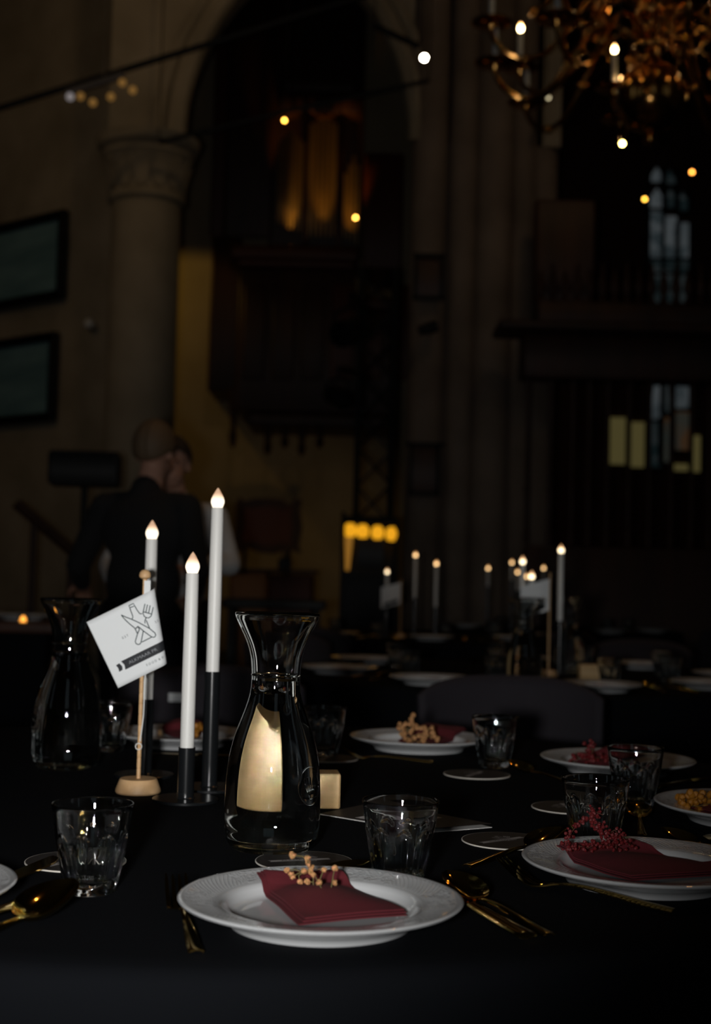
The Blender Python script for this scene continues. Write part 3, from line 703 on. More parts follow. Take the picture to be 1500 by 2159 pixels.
ftext('F O O D  &  D', 1092, 1574, 38, 'food_lettering', ink, space=0.92)

# ---- pale wooden block behind the carafe, and the menu booklets
bk = MB(); bcen = Vector((-0.067, 1.885, T + 0.0002))
blk = bk.bbox((0, 0, 0.0235), (0.108, 0.044, 0.047), 0.002, rz=0.0).build('wooden_block', birch, None, bcen)
blk.rotation_euler = (0, 0, 0.10);
tag(blk, 'pale wooden block behind the middle carafe', 'block')
def booklet(pts, label, lift, name='menu_booklet', marks=()):
    P = [G(*q_) for q_ in pts]; c = sum(P, Vector()) / 4; L = [Vector((p.x - c.x, p.y - c.y)) for p in P]
    t = thing(name, label, 'menu', (c.x, c.y, T + 0.0003))
    def bil(u, v, k=1.0): p = (L[0] * (1 - u) * (1 - v) + L[1] * u * (1 - v) + L[2] * u * v + L[3] * (1 - u) * v) * k; return p
    MB().grid(lambda u, v: Vector((*bil(u, v, 1.0), 0.0010)), 6, 4, (0, 0, 0.0008)).build('inner_pages', pagep, t)
    MB().grid(lambda u, v: Vector((*bil(u, v, 0.99), 0.0016 + lift * u * u)), 8, 4, (0, 0, 0.0005)).build('cover', cardb, t)
    q = MB()
    for (u0, v0, u1, v1) in marks:
        q.grid(lambda a, b: Vector((*bil(u0 + (u1 - u0) * a, v0 + (v1 - v0) * b, .99), 0.00175 + lift * (u0 + (u1 - u0) * a) ** 2)), 3, 2)
    if marks: q.build('cover_print', pagep, t, smooth=False)
    return t
booklet([(673, 1718), (905, 1757), (1038, 1746), (800, 1692)], 'dark menu booklet with white pages behind the front tumbler', 0.004, marks=[(0.30, 0.06, 0.42, 0.22), (0.62, 0.60, 0.68, 0.82)])

# ================================================================== chairs
def make_chair():
    t = thing('shell_chair', 'x', 'chair')
    def back(u, v):
        a = (u - 0.5) * 1.9; wd_ = 0.225 + 0.012 * v; rnd = max(0.0, v - 0.72) / 0.28
        z = 0.47 + 0.36 * v - 0.05 * rnd * abs(2 * u - 1) ** 3
        return Vector((math.sin(a) * wd_ / math.sin(0.95), 0.235 - 0.20 * (1 - math.cos(a)) + 0.05 * v, z))
    b = MB().grid(back, 20, 12).build('backrest', chairm, t, ang=60); md = b.modifiers.new('thickness', 'SOLIDIFY'); md.thickness = 0.018
    s = MB().grid(lambda u, v: Vector(((u - .5) * (0.44 - 0.03 * abs(2 * v - 1)), (v - .5) * 0.44, 0.455 + 0.015 * (2 * u - 1) ** 2 + 0.02 * max(0, v - .8) * 5)), 10, 10).build('seat', chairm, t, ang=60); md = s.modifiers.new('thickness', 'SOLIDIFY'); md.thickness = 0.03
    for x in (-1, 1):
        for y in (-1, 1): MB().tube([(x * 0.15, y * 0.15, 0.44), (x * 0.21, y * 0.21, 0.0)], [0.013, 0.009], 10).build('leg', iron, t)
    return t
ch0 = make_chair(); used = [0]
def chair(x, y, rz, label, group=None):
    if not used[0]:
        used[0] = 1; ch0.location = (x, y, 0); ch0.rotation_euler = (0, 0, rz); ch0['label'] = label
        if group: ch0['group'] = group
        return ch0
    return dup(ch0, (x, y, 0), rz, label, group)
chair(0.40, 3.20, 0.0, 'aubergine shell chair at the far side behind the far plates, centre right')
b = chair(-0.36, 3.24, 0.05, 'aubergine shell chair behind the tall candles with a white tag')
tgm = MB().bbox((0.0, 0.0, 0.0), (0.036, 0.0015, 0.022), 0.0004).build('white_tag', flagp, b, (-0.075, 0.222, 0.755))

# ================================================================== the further tables
def place_word(a):
    k = round((a % (2 * PI)) / (PI / 4)) % 8
    return ['at its right', 'at its far right', 'at its far side', 'at its far left', 'at its left', 'at its near left', 'at its near side', 'at its near right'][k]
def setting_plates(cx, cy, R, angs, grp, far):
    for i, a in enumerate(angs):
        pw = place_word(a)
        x, y = cx + R * math.cos(a), cy + R * math.sin(a)
        p = plate((x, y, T), 'white plate set on the %s, %s' % (far, pw), 'plates on the ' + grp, a)
        napkin(p, [(-0.075, -0.02), (0.0, -0.07), (0.075, 0.0), (0.0, 0.06)], 'burgundy napkin on the plate of the %s, %s' % (far, pw), seed=i, group='napkins on the ' + grp)
        x2, y2 = cx + (R - 0.20) * math.cos(a + 0.22), cy + (R - 0.20) * math.sin(a + 0.22)
        tumbler(0, 0, 0, 'fluted tumbler on the %s, %s' % (far, pw), 'tumblers on the ' + grp, a, xyz=(x2, y2, T))
        for s_, kd in ((0.245, 'spoon'), (-0.245, 'fork')):
            o = dup(protos[kd], (cx + (R + .08) * math.cos(a + s_), cy + (R + .08) * math.sin(a + s_), T + 0.0004), a + PI, 'gold %s beside a plate of the %s, %s' % (kd, far, pw), 'gold %ss on the %s' % (kd, grp))
def far_flag(px, py, Y, label, w=0.10, h=0.11):
    p = A(px, py, Y); t = thing('table_flag', label, 'flag', (p.x, p.y, T)); top = p.z - T
    MB().lathe([(0, 0), (0.032, 0), (0.026, 0.02), (0, 0.02)], 24).build('wooden_base', beech, t)
    MB().tube([(0, 0, 0.015), (0, 0, top + 0.03)], 0.0032, 8).build('pole', beech, t)
    MB().grid(lambda u, v: Vector((-0.002 - w * u, -0.004 - 0.012 * math.sin(3 * u), top + 0.01 - h * v - 0.03 * u)), 8, 3, (0, 0.0005, 0)).build('paper_sheet', flagp, t)
    MB().grid(lambda u, v: Vector((-0.016 - (w - .03) * u, -0.0056 - 0.012 * math.sin(3 * (0.14 + .7 * u)), top - h * .68 - h * .17 * v - 0.03 * u)), 6, 2).build('ribbon_print', inkb, t)
    return t
# table behind the chairs
make_table('round_table', Vector((0.63, 4.78, 0)), 0.88, 'round table behind the aubergine chairs, under its cloth', 'black cloth on the round table just behind the chairs', 'round banquet tables', 1)
setting_plates(0.63, 4.78, 0.70, [-2.15, -2.85, 2.55, -1.4, -0.75, 0.0, 1.5, 0.8], 'second table', 'table behind the chairs')
def cs_tip(px, py, Y, ln, lab, bulb, tbl):
    p = A(px, py, Y); hh = max(0.04, p.z - T - ln - 0.026)
    candle_holder((p.x, p.y, T), hh, 'black holder of the ' + lab.replace('far ', '').replace(' the second table', ' table two')); led_candle((p.x, p.y, T + hh - 0.004), ln, lab, bulb)
cs_tip(1184, 1148, 4.86, 0.247, 'far lit LED taper standing tallest on the second table', bulb_b, 0)
cs_tip(1103, 1172, 4.95, 0.10, 'far lit LED taper left of the tallest one on the second table', bulb_b, 0)
cs_tip(1122, 1203, 4.82, 0.10, 'lowest far lit LED taper on the second table', bulb_b, 0)
far_flag(1160, 1226, 4.7, 'white paper flag on a pole by the tallest far candle')
def far_carafe(px, Y, label):
    p = A(px, 1300, Y); return carafe((p.x, p.y, T), label, 0.18, -1.2)
far_carafe(1107, 4.15, 'water carafe on the second table, below the low far tapers')
far_carafe(1204, 4.95, 'water carafe on the second table, right of the tallest far taper')
p = A(1258, 1410, 4.55); o = MB().bbox((0, 0, 0.026), (0.115, 0.05, 0.052), 0.002).build('wooden_block', birch, None, (p.x, p.y, T + 0.0002)); tag(o, 'pale wooden block on the second table', 'block')
for i, a in enumerate([-2.27, -1.05, 0.0, 3.1, 2.25, 1.1]):
    chair(0.63 + 1.25 * math.cos(a), 4.78 + 1.25 * math.sin(a), a - PI / 2, 'dark shell chair at the table behind the front chairs, ' + place_word(a), 'chairs at the second table')
# tables further back
make_table('round_table', Vector((0.38, 8.1, 0)), 0.88, 'round table further back below the truss tower, under its cloth', 'black cloth on the round table under the shelf of amber lamps', 'round banquet tables', 2)
setting_plates(0.38, 8.1, 0.70, [-1.5, -2.3, -3.1, -0.7, 0.1], 'third table', 'table under the amber shelf')
cs_tip(877, 1163, 8.0, 0.247, 'far amber LED taper left of the pair below the pier', bulb_f, 0)
cs_tip(921, 1181, 7.9, 0.247, 'far LED taper right of the pair below the pier', bulb_f, 0)
cs_tip(817, 1198, 7.8, 0.12, 'far LED taper beside a paper flag below the amber shelf', bulb_b, 0)
far_flag(846, 1232, 7.7, 'blurred white paper flag below the amber lamp shelf', 0.11, 0.12)
make_table('round_table', Vector((1.5, 9.9, 0)), 0.88, 'farthest round table near the choir screen, under its cloth', 'black cloth on the farthest round table', 'round banquet tables', 3)
setting_plates(1.5, 9.9, 0.70, [-1.2, -2.9, -0.5], 'fourth table', 'farthest table')
for k, (px, py, Y, bb) in enumerate([(1030, 1192, 9.5, bulb_f), (1080, 1180, 9.6, bulb_f), (1092, 1200, 9.3, bulb_f), (1111, 1209, 9.15, bulb_f), (1147, 1192, 9.9, bulb_f)]):
    cs_tip(px, py, Y, 0.12, ['far amber LED taper standing alone left of the second table group', 'far amber LED taper just left of the bright far tapers', 'far amber LED taper below the bright far pair', 'far amber LED taper touching the lowest bright taper', 'dim far amber LED taper left of the tallest far one'][k], bb, 0)
for cx, cy, a, lab in ((0.38, 8.1, -2.0, 'table under the amber shelf, at its near left'), (0.38, 8.1, -1.1, 'table under the amber shelf, at its near right'), (0.38, 8.1, 3.1, 'table under the amber shelf, at its left'), (1.5, 9.9, -0.9, 'farthest table, at its near right'), (1.5, 9.9, 0.3, 'farthest table, at its right')):
    chair(cx + 1.25 * math.cos(a), cy + 1.25 * math.sin(a), a - PI / 2, 'dark shell chair at the ' + lab, 'chairs at the tables further back')
# serving table at the left, where the two people stand
t = thing('serving_table', 'long dark serving table at which the two people stand', 'table', (-1.95, 5.78, 0))
MB().bbox((0, 0, 0.84), (1.5, 0.66, 0.04), 0.004).build('tabletop', oak, t)
MB().bbox((0, 0, 0.41), (1.42, 0.60, 0.82), 0.01).build('skirt', cloth, t)
for i, (x, y) in enumerate([(-1.42, 5.82), (-1.66, 5.95), (-2.2, 5.9)]):
    o = plate((x, y, 0.86), ['white plate on the serving table nearest the reaching hand', 'white plate on the serving table behind the amber glint', 'white plate at the outer end of the serving table'][i], rz=i)
p = A(46, 1316, 5.50); t = thing('amber_glint', 'small amber glint on the serving table at left, made as a glowing light', 'candle', (p.x, 5.52, 0.86))  # an amber glint, built as a small glowing bulb in a cup
MB().lathe([(0, 0), (0.019, 0), (0.022, 0.03), (0.020, 0.03), (0.018, 0.004), (0, 0.004)], 20).build('cup', glass, t)
MB().lathe([(0, 0.003), (0.012, 0.004), (0.011, 0.018), (0.004, 0.026), (0, 0.028)], 16).build('flame', glow('glint_glow', (1.0, 0.36, 0.05), 2.6), t)
# ================================================================== the church
struct(MB().box((0, 10, -0.05), (44, 44, 0.1)).build('floor', floorm, smooth=False))
struct(MB().box((-3.2, 20.2, 8), (9.4, 0.4, 16), 0).build('wall_back', plaster, smooth=False))
wa, wb = Vector((-2.29, 13.37)), Vector((-10.03, 19.70)); wdn = (wb - wa).normalized(); wn = Vector((-wdn.y, wdn.x))
def wl(s, off=0.0): p = wa + wdn * s + wn * off; return p
c_ = wl(5.5) - wn * 0.25
struct(MB().box((c_.x, c_.y, 8), (11.0, 0.5, 16), math.atan2(wdn.y, wdn.x)).build('wall_left', stone, smooth=False))
struct(MB().box((0, 10, 16.1), (44, 44, 0.2)).build('ceiling', stone, smooth=False))
# pier of the arch at left with its carved capital
t = thing('arch_column', 'round sandstone column with carved capital carrying the arch, left', 'column', (-2.07, 12.75, 0))
MB().lathe([(0, 0), (0.50, 0), (0.50, 0.35), (0.42, 0.42), (0.40, 0.5), (0.33, 0.55), (0.325, 4.60), (0, 4.60)], 40).build('shaft', stone, t)
MB().lathe([(0, 4.58), (0.33, 4.58), (0.37, 4.61), (0.37, 4.66), (0.335, 4.70), (0.345, 4.85), (0.40, 5.00), (0.44, 5.03), (0.44, 5.06), (0.40, 5.07), (0.48, 5.12), (0.50, 5.20), (0, 5.20)], 40).build('capital', stone, t)
lf = MB()
lf.grid(lambda u, v: Vector(((u - .5) * 0.13 * math.sin(PI * (0.15 + .8 * v)), -0.36 - 0.075 * v ** 2, 4.70 + 0.30 * v)), 4, 6, (0, -0.02, 0))
l0 = lf.build('carved_leaf', stone, t)
for k in range(1, 14): child(l0, t, (0, 0, 0), (0, 0, k * 2 * PI / 14))
# pointed arch between column and pier: spandrel wall with thickness
SP = 5.20; xl, xr = -1.78, 0.50; Rr = (xr - xl) * 1.02
mb = MB(); N = 24; top = 16.0
def arch_x(z, side):
    h = min(z - SP, math.sqrt(max(0, Rr ** 2 - ((xr - xl) / 2 - Rr) ** 2)) - 1e-4)
    off = Rr - math.sqrt(max(0, Rr ** 2 - h ** 2)); return xl + off if side < 0 else xr - off
apex = SP + math.sqrt(Rr ** 2 - (Rr - (xr - xl) / 2) ** 2)
zs = [SP + (apex - SP) * k / N for k in range(N + 1)] + [top]
for side, far in ((-1, -2.42), (1, 1.85)):
    pl_ = [(arch_x(min(z, apex), side), z) for z in zs]
    for (x0, z0), (x1, z1) in zip(pl_, pl_[1:]): mb.prism([(far, z0), (x0, z0), (x1, z1), (far, z1)], 12.55, 13.05)
struct(mb.build('wall_arch', stone, smooth=False))
mb = MB()
for side in (-1, 1):
    pts = [Vector((arch_x(z, side), 12.52, z)) for z in zs[:-1]]; mb.tube(pts, 0.10, 8)
    pts = [Vector((arch_x(z, side) - side * -0.16, 12.50, z)) for z in zs[:-1]]; mb.tube(pts, 0.06, 8)
struct(mb.build('trim_1', stone))
# clustered pier at the right of the arch
mb = MB(); mb.box((1.13, 13.0, 8), (1.10, 0.9, 16))
for x, y, r in ((0.62, 12.56, 0.17), (0.93, 12.47, 0.13), (1.22, 12.50, 0.18), (1.50, 12.58, 0.13), (1.70, 12.72, 0.15)): mb.lathe([(r * 1.5, 0), (r * 1.5, 0.5), (r * 1.1, 0.62), (r, 0.66), (r, 16)], 20, o=(x, y, 0))
mb.box((1.13, 12.95, 0.3), (1.35, 1.1, 0.6))
struct(mb.build('wall_pier', stone2))
def on_pier(x0, y0, x1, y1, Y): a, b = A(x0, y0, Y), A(x1, y1, Y); return a, b
for k, (x0, y0, x1, y1, lab) in enumerate([(878, 538, 932, 628, 'dark framed memorial board hanging high on the clustered pier'), (868, 936, 922, 1042, 'dark framed memorial board lower on the clustered pier')]):
    a, b = on_pier(x0, y0, x1, y1, 12.28); c = (a + b) / 2; w_, h_ = b.x - a.x, a.z - b.z
    t = thing('memorial_board', lab, 'board', (c.x, 12.32, c.z))
    MB().bbox((0, 0, 0), (w_, 0.05, h_), 0.01).build('panel', oak, t)
    q = MB()
    for s_ in (-1, 1): q.bbox((s_ * w_ / 2, -0.02, 0), (0.03, 0.08, h_ + .03), 0.006); q.bbox((0, -0.02, s_ * h_ / 2), (w_ + .05 + (.06 if s_ > 0 and k else 0), 0.08, 0.035), 0.006)
    q.build('frame', iron, t)
p = A(905, 692, 12.2); t = thing('wall_spotlight', 'small dark spotlight clamped to the pier between two boards', 'lamp', p)
MB().lathe([(0, -0.10), (0.045, -0.10), (0.055, 0.08), (0.05, 0.08), (0.04, 0.0), (0, 0)], 16, M=Matrix.Rotation(PI / 2 - .3, 3, 'Y')).build('housing', iron, t)
MB().tube([(0, 0, 0), (0.02, 0.16, -0.02)], 0.015, 8).build('bracket', iron, t)

# paintings on the left wall
for (s0, s1, z0, z1, lab) in [(1.0, 3.3, 0, 0, 'upper dark sea painting in a black frame on the left wall'), (1.08, 3.3, 1, 0, 'lower dark sea painting in a black frame on the left wall')]:
    yt, yb = ((437, 622), (700, 884))[z0]
    P = wl(s0, 0.06); top_ = CAM.z + (1225 - 15 - yt) / F * P.y; bot_ = CAM.z + (1225 - 15 - yb) / F * P.y; Q = wl(s1, 0.06)
    c = (P + Q) / 2; w_ = s1 - s0; h_ = top_ - bot_
    t = thing('sea_painting', lab, 'painting', (c.x, c.y, (top_ + bot_) / 2), math.atan2(-(wdn.y), -(wdn.x)))
    MB().box((0, 0.01, 0), (w_ - 0.1, 0.03, h_ - 0.1)).build('canvas', paintm, t, smooth=False)
    q = MB()
    for s_ in (-1, 1): q.bbox((s_ * (w_ / 2 - .03), -.01, 0), (0.09, 0.09, h_ + .03), 0.015); q.bbox((0, -.01, s_ * (h_ / 2 - .03)), (w_, 0.09, 0.09), 0.015)
    q.build('frame', iron, t)
P = wl(0.55, 0.06); t = thing('wall_lamp', 'small pale knob lamp on the left wall beside the paintings', 'lamp', (P.x, P.y, CAM.z + (1225 - 15 - 680) / F * P.y))
MB().ball((0, -.06, 0), 0.05, 12).build('globe', whitep, t); MB().tube([(0, 0.05, -.05), (0, -.06, -.04)], 0.015, 8).build('arm', iron, t)

# ---- organ hanging on the back wall
def bx_px(mb, x0, y0, x1, y1, Y, dep, b=0.03):
    a, c = A(x0, (y0 + y1) / 2, Y), A(x1, (y0 + y1) / 2, Y); tp = A((x0 + x1) / 2, y0, Y); bt = A((x0 + x1) / 2, y1, Y)
    mb.bbox(((a.x + c.x) / 2, Y + dep / 2, (tp.z + bt.z) / 2), (c.x - a.x, dep, tp.z - bt.z), b); return mb
oc = A(650, 820, 19.0)
t = thing('swallow_nest_organ', 'dark carved church organ with golden pipes hung on the back wall', 'organ', (oc.x, 19.0, oc.z)); OFF = Vector(t.location)
def ob(mb, name, mt, **k):
    mb.v = [p - OFF for p in mb.v]; return mb.build(name, mt, t, **k)
ob(bx_px(bx_px(MB(), 500, 560, 838, 870, 18.7, 1.3), 520, 870, 830, 900, 18.8, 1.2), 'lower_case', oak)
ob(bx_px(MB(), 442, 500, 505, 825, 18.9, 1.1), 'side_case', oak)
ob(bx_px(bx_px(MB(), 486, 518, 756, 545, 18.45, 1.5), 500, 545, 748, 562, 18.55, 1.4), 'gallery_cornice', oakr)
ob(bx_px(MB(), 575, -160, 770, 520, 19.1, 0.9), 'upper_case', oak)
ob(bx_px(MB(), 480, -60, 580, 500, 18.9, 0.10), 'shutter', oak)
ob(bx_px(MB(), 766, 322, 850, 566, 18.7, 0.10), 'shutter', oakr)
ob(bx_px(MB(), 450, -40, 482, 500, 19.3, 0.7), 'side_post', oakr)
ob(bx_px(MB(), 640, 190, 654, 510, 18.75, 0.2, 0.02), 'pilaster', oakr); ob(bx_px(MB(), 712, 190, 724, 520, 18.75, 0.2, 0.02), 'pilaster', oakr)
ob(bx_px(bx_px(MB(), 586, 190, 764, 236, 18.7, 0.4), 600, 150, 750, 190, 18.8, 0.3), 'carved_crown', oak)
for k in range(6):
    x = 512 + k * 62; o = ob(bx_px(MB(), x, 600, x + 48, 800, 18.66, 0.06, 0.02), 'carved_panel', oakr if k > 2 else oak)
for k, (x, yb) in enumerate([(494, 945), (566, 960), (602, 946), (638, 962), (676, 946)]):
    tp, bt = A(x, 880 if k else 820, 18.9), A(x, yb, 18.9); hh = tp.z - bt.z
    ob(MB().lathe([(0, bt.z), (0.03, bt.z + .02), (0.06, bt.z + hh * .2), (0.035, bt.z + hh * .35), (0.055, bt.z + hh * .6), (0.09, tp.z), (0, tp.z)], 14, o=(tp.x, 18.9, 0)), 'pendant', oak)
pm = {}
def pipe(px, yt, yb, rp, Y=18.62, mouth=.15):
    tp, bt = A(px, yt, Y), A(px, yb, Y); L = tp.z - bt.z; r = rp / F * Y
    mb = MB().lathe([(0, 0), (r * .35, 0), (r, L * .16), (r, L * .18), (r, L), (r * .86, L), (r * .86, L - .02), (0, L - .02)], 14)
    mb.box((0, -r * .93, L * .20), (r * 1.1, r * .2, r * .9))
    o = mb.build('organ_pipe', pipem, t, Vector((tp.x, Y, bt.z)) - OFF)
for i in range(7): pipe(590 + i * 8.0, 300 - 9 * (3 - abs(i - 3)), 470 + i * 3.5, 3.6, 18.60 - 0.06 * (3 - abs(i - 3)))
for i in range(6): pipe(657 + i * 10.4, 262 - 5 * (2.5 - abs(i - 2.5)), 500, 4.6)
for i in range(4): pipe(729 + i * 9.0, 330 + 18 * abs(i - 2), 500 + 6 * i, 4.0, 18.58)
cv = MB(); a, b = A(750, 585, 18.4), A(846, 610, 18.4)
cv.grid(lambda u, v: A(750 + 96 * u, 584 + 30 * u + (40 - 6 * u) * v + 8 * math.sin(PI * u), 18.3 + 0.25 * v), 8, 4, (0, -0.05, 0))
ob(cv, 'cream_cove', mat('cream_board', (0.50, 0.36, 0.17), 0.8)); ob(bx_px(MB(), 756, 628, 846, 650, 18.35, 0.5), 'cove_ledge', oakr)

for x_, yy_ in ((615, 505), (682, 518), (742, 530)):
    q_ = A(x_, yy_, 18.36); lamp('gallery_light', 'SPOT', q_, 75, (1.0, 0.46, 0.06), 0.04, A(x_, 360, 18.62), 36, 0.9)
# dark carved cartouche and furniture below the organ
cc = A(560, 1110, 19.2); t = thing('carved_cartouche', 'dark carved wooden cartouche board with eared corners near the back wall', 'board', (cc.x, 19.6, A(560, 1110, 19.6).z))
poly = [(493, 1062), (500, 1050), (512, 1058), (530, 1052), (560, 1050), (590, 1052), (606, 1064), (618, 1050), (632, 1052), (628, 1075), (634, 1110), (628, 1150), (634, 1166), (616, 1160), (600, 1160), (575, 1168), (545, 1166), (520, 1156), (500, 1166), (488, 1150), (494, 1110)]
k_ = 19.6 / F; pp = [((x - 560) * k_, (1110 - y) * k_) for x, y in poly]
MB().prism(pp, -0.06, 0.06).build('board', oak, t, ang=20)
MB().prism([(x * .72, z * .68) for x, z in pp], -0.11, -0.05).build('inner_panel', oakr, t, ang=20)
MB().tube([(0.55, 0.0, -0.45), (0.55, 0, -cc.z)], 0.03, 8); 
for s_ in (-1, 1): MB().tube([(s_ * 0.32, 0.05, -0.3), (s_ * 0.34, 0.05, -t.location.z)], 0.03, 8).build('support_post', iron, t)
p = A(575, 1270, 11.5); t = thing('wooden_counter', 'brown wooden counter with lamp lit orange end, behind the carafe', 'counter', (p.x, 11.5, 0))
kk = 11.5 / F; zt = A(575, 1208, 11.5).z
MB().bbox(((528 - 575) * kk, 0, zt / 2), (80 * kk, 0.5, zt), 0.02).build('end_panel', mat('lamplit_wood', (0.35, 0.13, 0.03), 0.5), t)  # lamplight on this end is put into its orange wood colour
MB().bbox(((614 - 575) * kk, 0.05, zt / 2 - .005), (92 * kk, 0.5, zt - .01), 0.02).build('front_panel', oakr, t)
MB().bbox((0, 0, zt + .015), (185 * kk, 0.6, 0.03), 0.008).build('counter_top', oak, t)
p2 = A(600, 1195, 11.4); o = thing('black_box', 'small black box standing on the wooden counter', 'box', (p2.x, 11.45, zt + 0.03))
MB().bbox((0, 0, 0.045), (0.11, 0.12, 0.09), 0.01).build('body', blackp, o); MB().lathe([(0, 0), (.03, 0), (.03, .015), (0, .015)], 16, o=(0, 0, .09)).build('knob', blackp, o)
p = A(580, 1272, 9.0); t = thing('black_bench', 'low black bench in front of the wooden counter', 'bench', (p.x, 9.0, 0)); zb = A(580, 1264, 9.0).z
MB().bbox((0, 0, zb - .03), (0.68, 0.35, 0.06), 0.01).build('seat', blackp, t)
for x in (-.28, .28):
    for y in (-.12, .12): MB().bbox((x, y, (zb - .06) / 2), (.04, .04, zb - .06), .004).build('leg', blackp, t)

# truss tower with spotlights and the amber lamp shelf
t = thing('truss_tower', 'black lattice truss tower rising in front of the organ', 'truss', (A(786, 1100, 12).x, 12.0, 0)); kk = 12 / F
hT = A(786, 575, 12).z; hw = 36 * kk
for x in (-hw, hw):
    for y in (-hw, hw): MB().tube([(x, y, 0), (x + .0, y, hT)], 0.026, 8).build('chord', iron, t)
nb = int(hT / 0.3); br = MB()
for k in range(nb):
    z0, z1 = k * hT / nb, (k + 1) * hT / nb; s_ = 1 if k % 2 else -1
    for (xa, ya, xb, yb) in ((-hw, -hw, hw, -hw), (hw, -hw, hw, hw), (hw, hw, -hw, hw), (-hw, hw, -hw, -hw)):
        br.tube([(xa, ya, z0 if s_ > 0 else z1), (xb, yb, z1 if s_ > 0 else z0)], 0.012, 5)
br.build('lattice', iron, t, kind='stuff'); MB().bbox((0, 0, 0.02), (0.6, 0.6, 0.04), .01).build('base_plate', iron, t)
def stage_spot(loc, label, aim=(0, -1, -.5), s=1.0, lens=None, reach=None):
    o = thing('stage_spotlight', label, 'spotlight', loc); q = Vector(aim).to_track_quat('Z', 'Y').to_matrix()
    MB().lathe([(0, -.17 * s), (.07 * s, -.17 * s), (.085 * s, -.1 * s), (.085 * s, .12 * s), (.078 * s, .12 * s), (.07 * s, .02 * s), (0, .02 * s)], 20, M=q).build('housing', iron, o)
    if lens: MB().lathe([(0, .03 * s), (.068 * s, .03 * s), (.06 * s, .045 * s), (0, .055 * s)], 20, M=q).build('lens', lens, o)
    y = MB(); y.tube([(-.1 * s, 0, 0), (-.1 * s, 0, .12 * s), (0, 0, .17 * s), (.1 * s, 0, .12 * s), (.1 * s, 0, 0)], .012 * s, 6); y.tube([(0, 0, .16 * s), (0, 0.02, .26 * s)], .014 * s, 6)
    if reach: y.tube([(0, 0.02, .25 * s), (reach[0], reach[1], .25 * s)], .02, 8)
    y.build('yoke', iron, o)
    return o
stage_spot(A(738, 700, 11.2), 'black stage spotlight on the truss tower, upper of the two', (-.5, -.8, -.3), 1.3, None, (.12, .60))
stage_spot(A(712, 838, 11.4), 'black stage spotlight on the truss tower, lower of the two', (.4, -.9, -.3), 1.0, None, (.24, .45))
am = glow('amber_shade', (1.0, 0.44, 0.015), 0.85)
Ys = 10.6; kk = Ys / F; t = thing('amber_lamp_shelf', 'black bar cabinet with four amber lit lamps along its top', 'cabinet', (A(780, 1160, Ys).x, Ys, 0)); zc = A(780, 1160, Ys).z
q = MB(); q.bbox((-57 * kk, 0, zc / 2 + .1), (8 * kk, .3, zc + .38), .005); q.bbox((55 * kk, 0, zc / 2 + .06), (8 * kk, .3, zc + .30), .005); q.bbox((0, .12, zc / 2 + .1), (118 * kk, .03, zc + .34), .004); q.bbox((0, 0, zc + 57 * kk), (122 * kk, .3, .02), .004); q.bbox((0, 0, zc - 52 * kk), (112 * kk, .3, .03), .004)
q.build('frame', iron, t)
for k, x in enumerate((-42, -16, 15, 45)):
    MB().lathe([(0, -.055), (.035, -.05), (.048, -.02), (.05, .01), (.04, .04), (.02, .055), (0, .056)], 16, o=(x * kk, -.12, zc + (40 - 2 * k) * kk)).build('amber_lamp', am, t)
MB().prism([(-54 * kk, zc + 40 * kk), (-34 * kk, zc + 40 * kk), (-42 * kk, zc - 44 * kk), (-50 * kk, zc - 44 * kk)], -.13, -.11).build('lit_strip', glow('amber_strip', (1.0, 0.42, 0.02), 0.22), t)
MB().bbox((2 * kk, -.1, zc - 6 * kk), (58 * kk, .08, 62 * kk), .006).build('black_screen', blackp, t)

# rails with their lamps
def rail(pts, label, r=0.03):
    mb = MB().tube(pts, r, 8)
    for q_ in (pts[0], pts[-1]): mb.tube([q_, (q_.x, q_.y, 16.02)], .006, 6)
    o = mb.build('lighting_rail', iron); tag(o, label, 'rail'); return o
rail([A(-60, 246, 11.5), A(500, 74, 11.5), A(800, -20, 11.5)], 'long dark lighting rail crossing the upper left of the nave')
rail([A(335, 300, 12.1), A(600, 236, 12.1), A(905, 170, 12.1)], 'thin dark tie rod across the arch below the long rail', 0.022)
rail([A(790, 55, 11.6), A(884, 98, 11.6)], 'short dark rail holding the brightest white spot', 0.03)
t = thing('lamp_bar', 'bar of dim warm lamps hanging on the long rail, upper left', 'lamp', A(218, 190, 11.4)); lo = Vector(t.location)
q = MB(); q.tube([A(140, 196, 11.4) - lo, A(262, 158, 11.4) - lo], .035, 8); q.tube([(0, 0, 0), (0, 0, 16.02 - lo.z)], .006, 6); q.build('bar', mat('grey_metal', (.12, .11, .11), .5, .5), t)
dim = glow('dim_warm_lamp', (1.0, 0.5, 0.12), 0.16); dw = glow('dim_white_lamp', (0.9, 0.8, 0.8), 0.22)
for x, y, mm in ((148, 204, dw), (170, 203, dim), (196, 216, dim), (234, 204, dim), (258, 174, dim), (280, 190, dim)):
    MB().ball(A(x, y, 11.3) - lo, .034, 12).build('lamp_head', mm, t)
def bok(px, py, Y, col, s, r, label):
    p = A(px, py, Y); o = thing('pendant_spot', label, 'lamp', p); n = -p.normalized()
    q = n.to_track_quat('Z', 'Y').to_matrix()
    k_ = r * 1.25; MB().lathe([(0, -.22), (k_ * .8, -.22), (k_, -.05), (k_, -.006), (r, -.006), (r, -.032), (0, -.032)], 18, M=q).build('housing', iron, o)
    MB().lathe([(0, .012), (r * .7, .008), (r, -.004), (r, -.028), (0, -.028)], 18, M=q).build('lens', glow('lens_light', col, s), o)
    MB().tube([(0, 0.12, .0), (0, 0.12, 16.02 - p.z)], .006, 6).build('hanger', iron, o)
bok(895, 122, 11.2, (1.0, 0.92, 0.66), 70, .024, 'brightest white round spot high in the middle, above the pier')
bok(600, 254, 11.9, (1.0, 0.46, 0.06), 17, .014, 'amber round spot high in front of the organ')
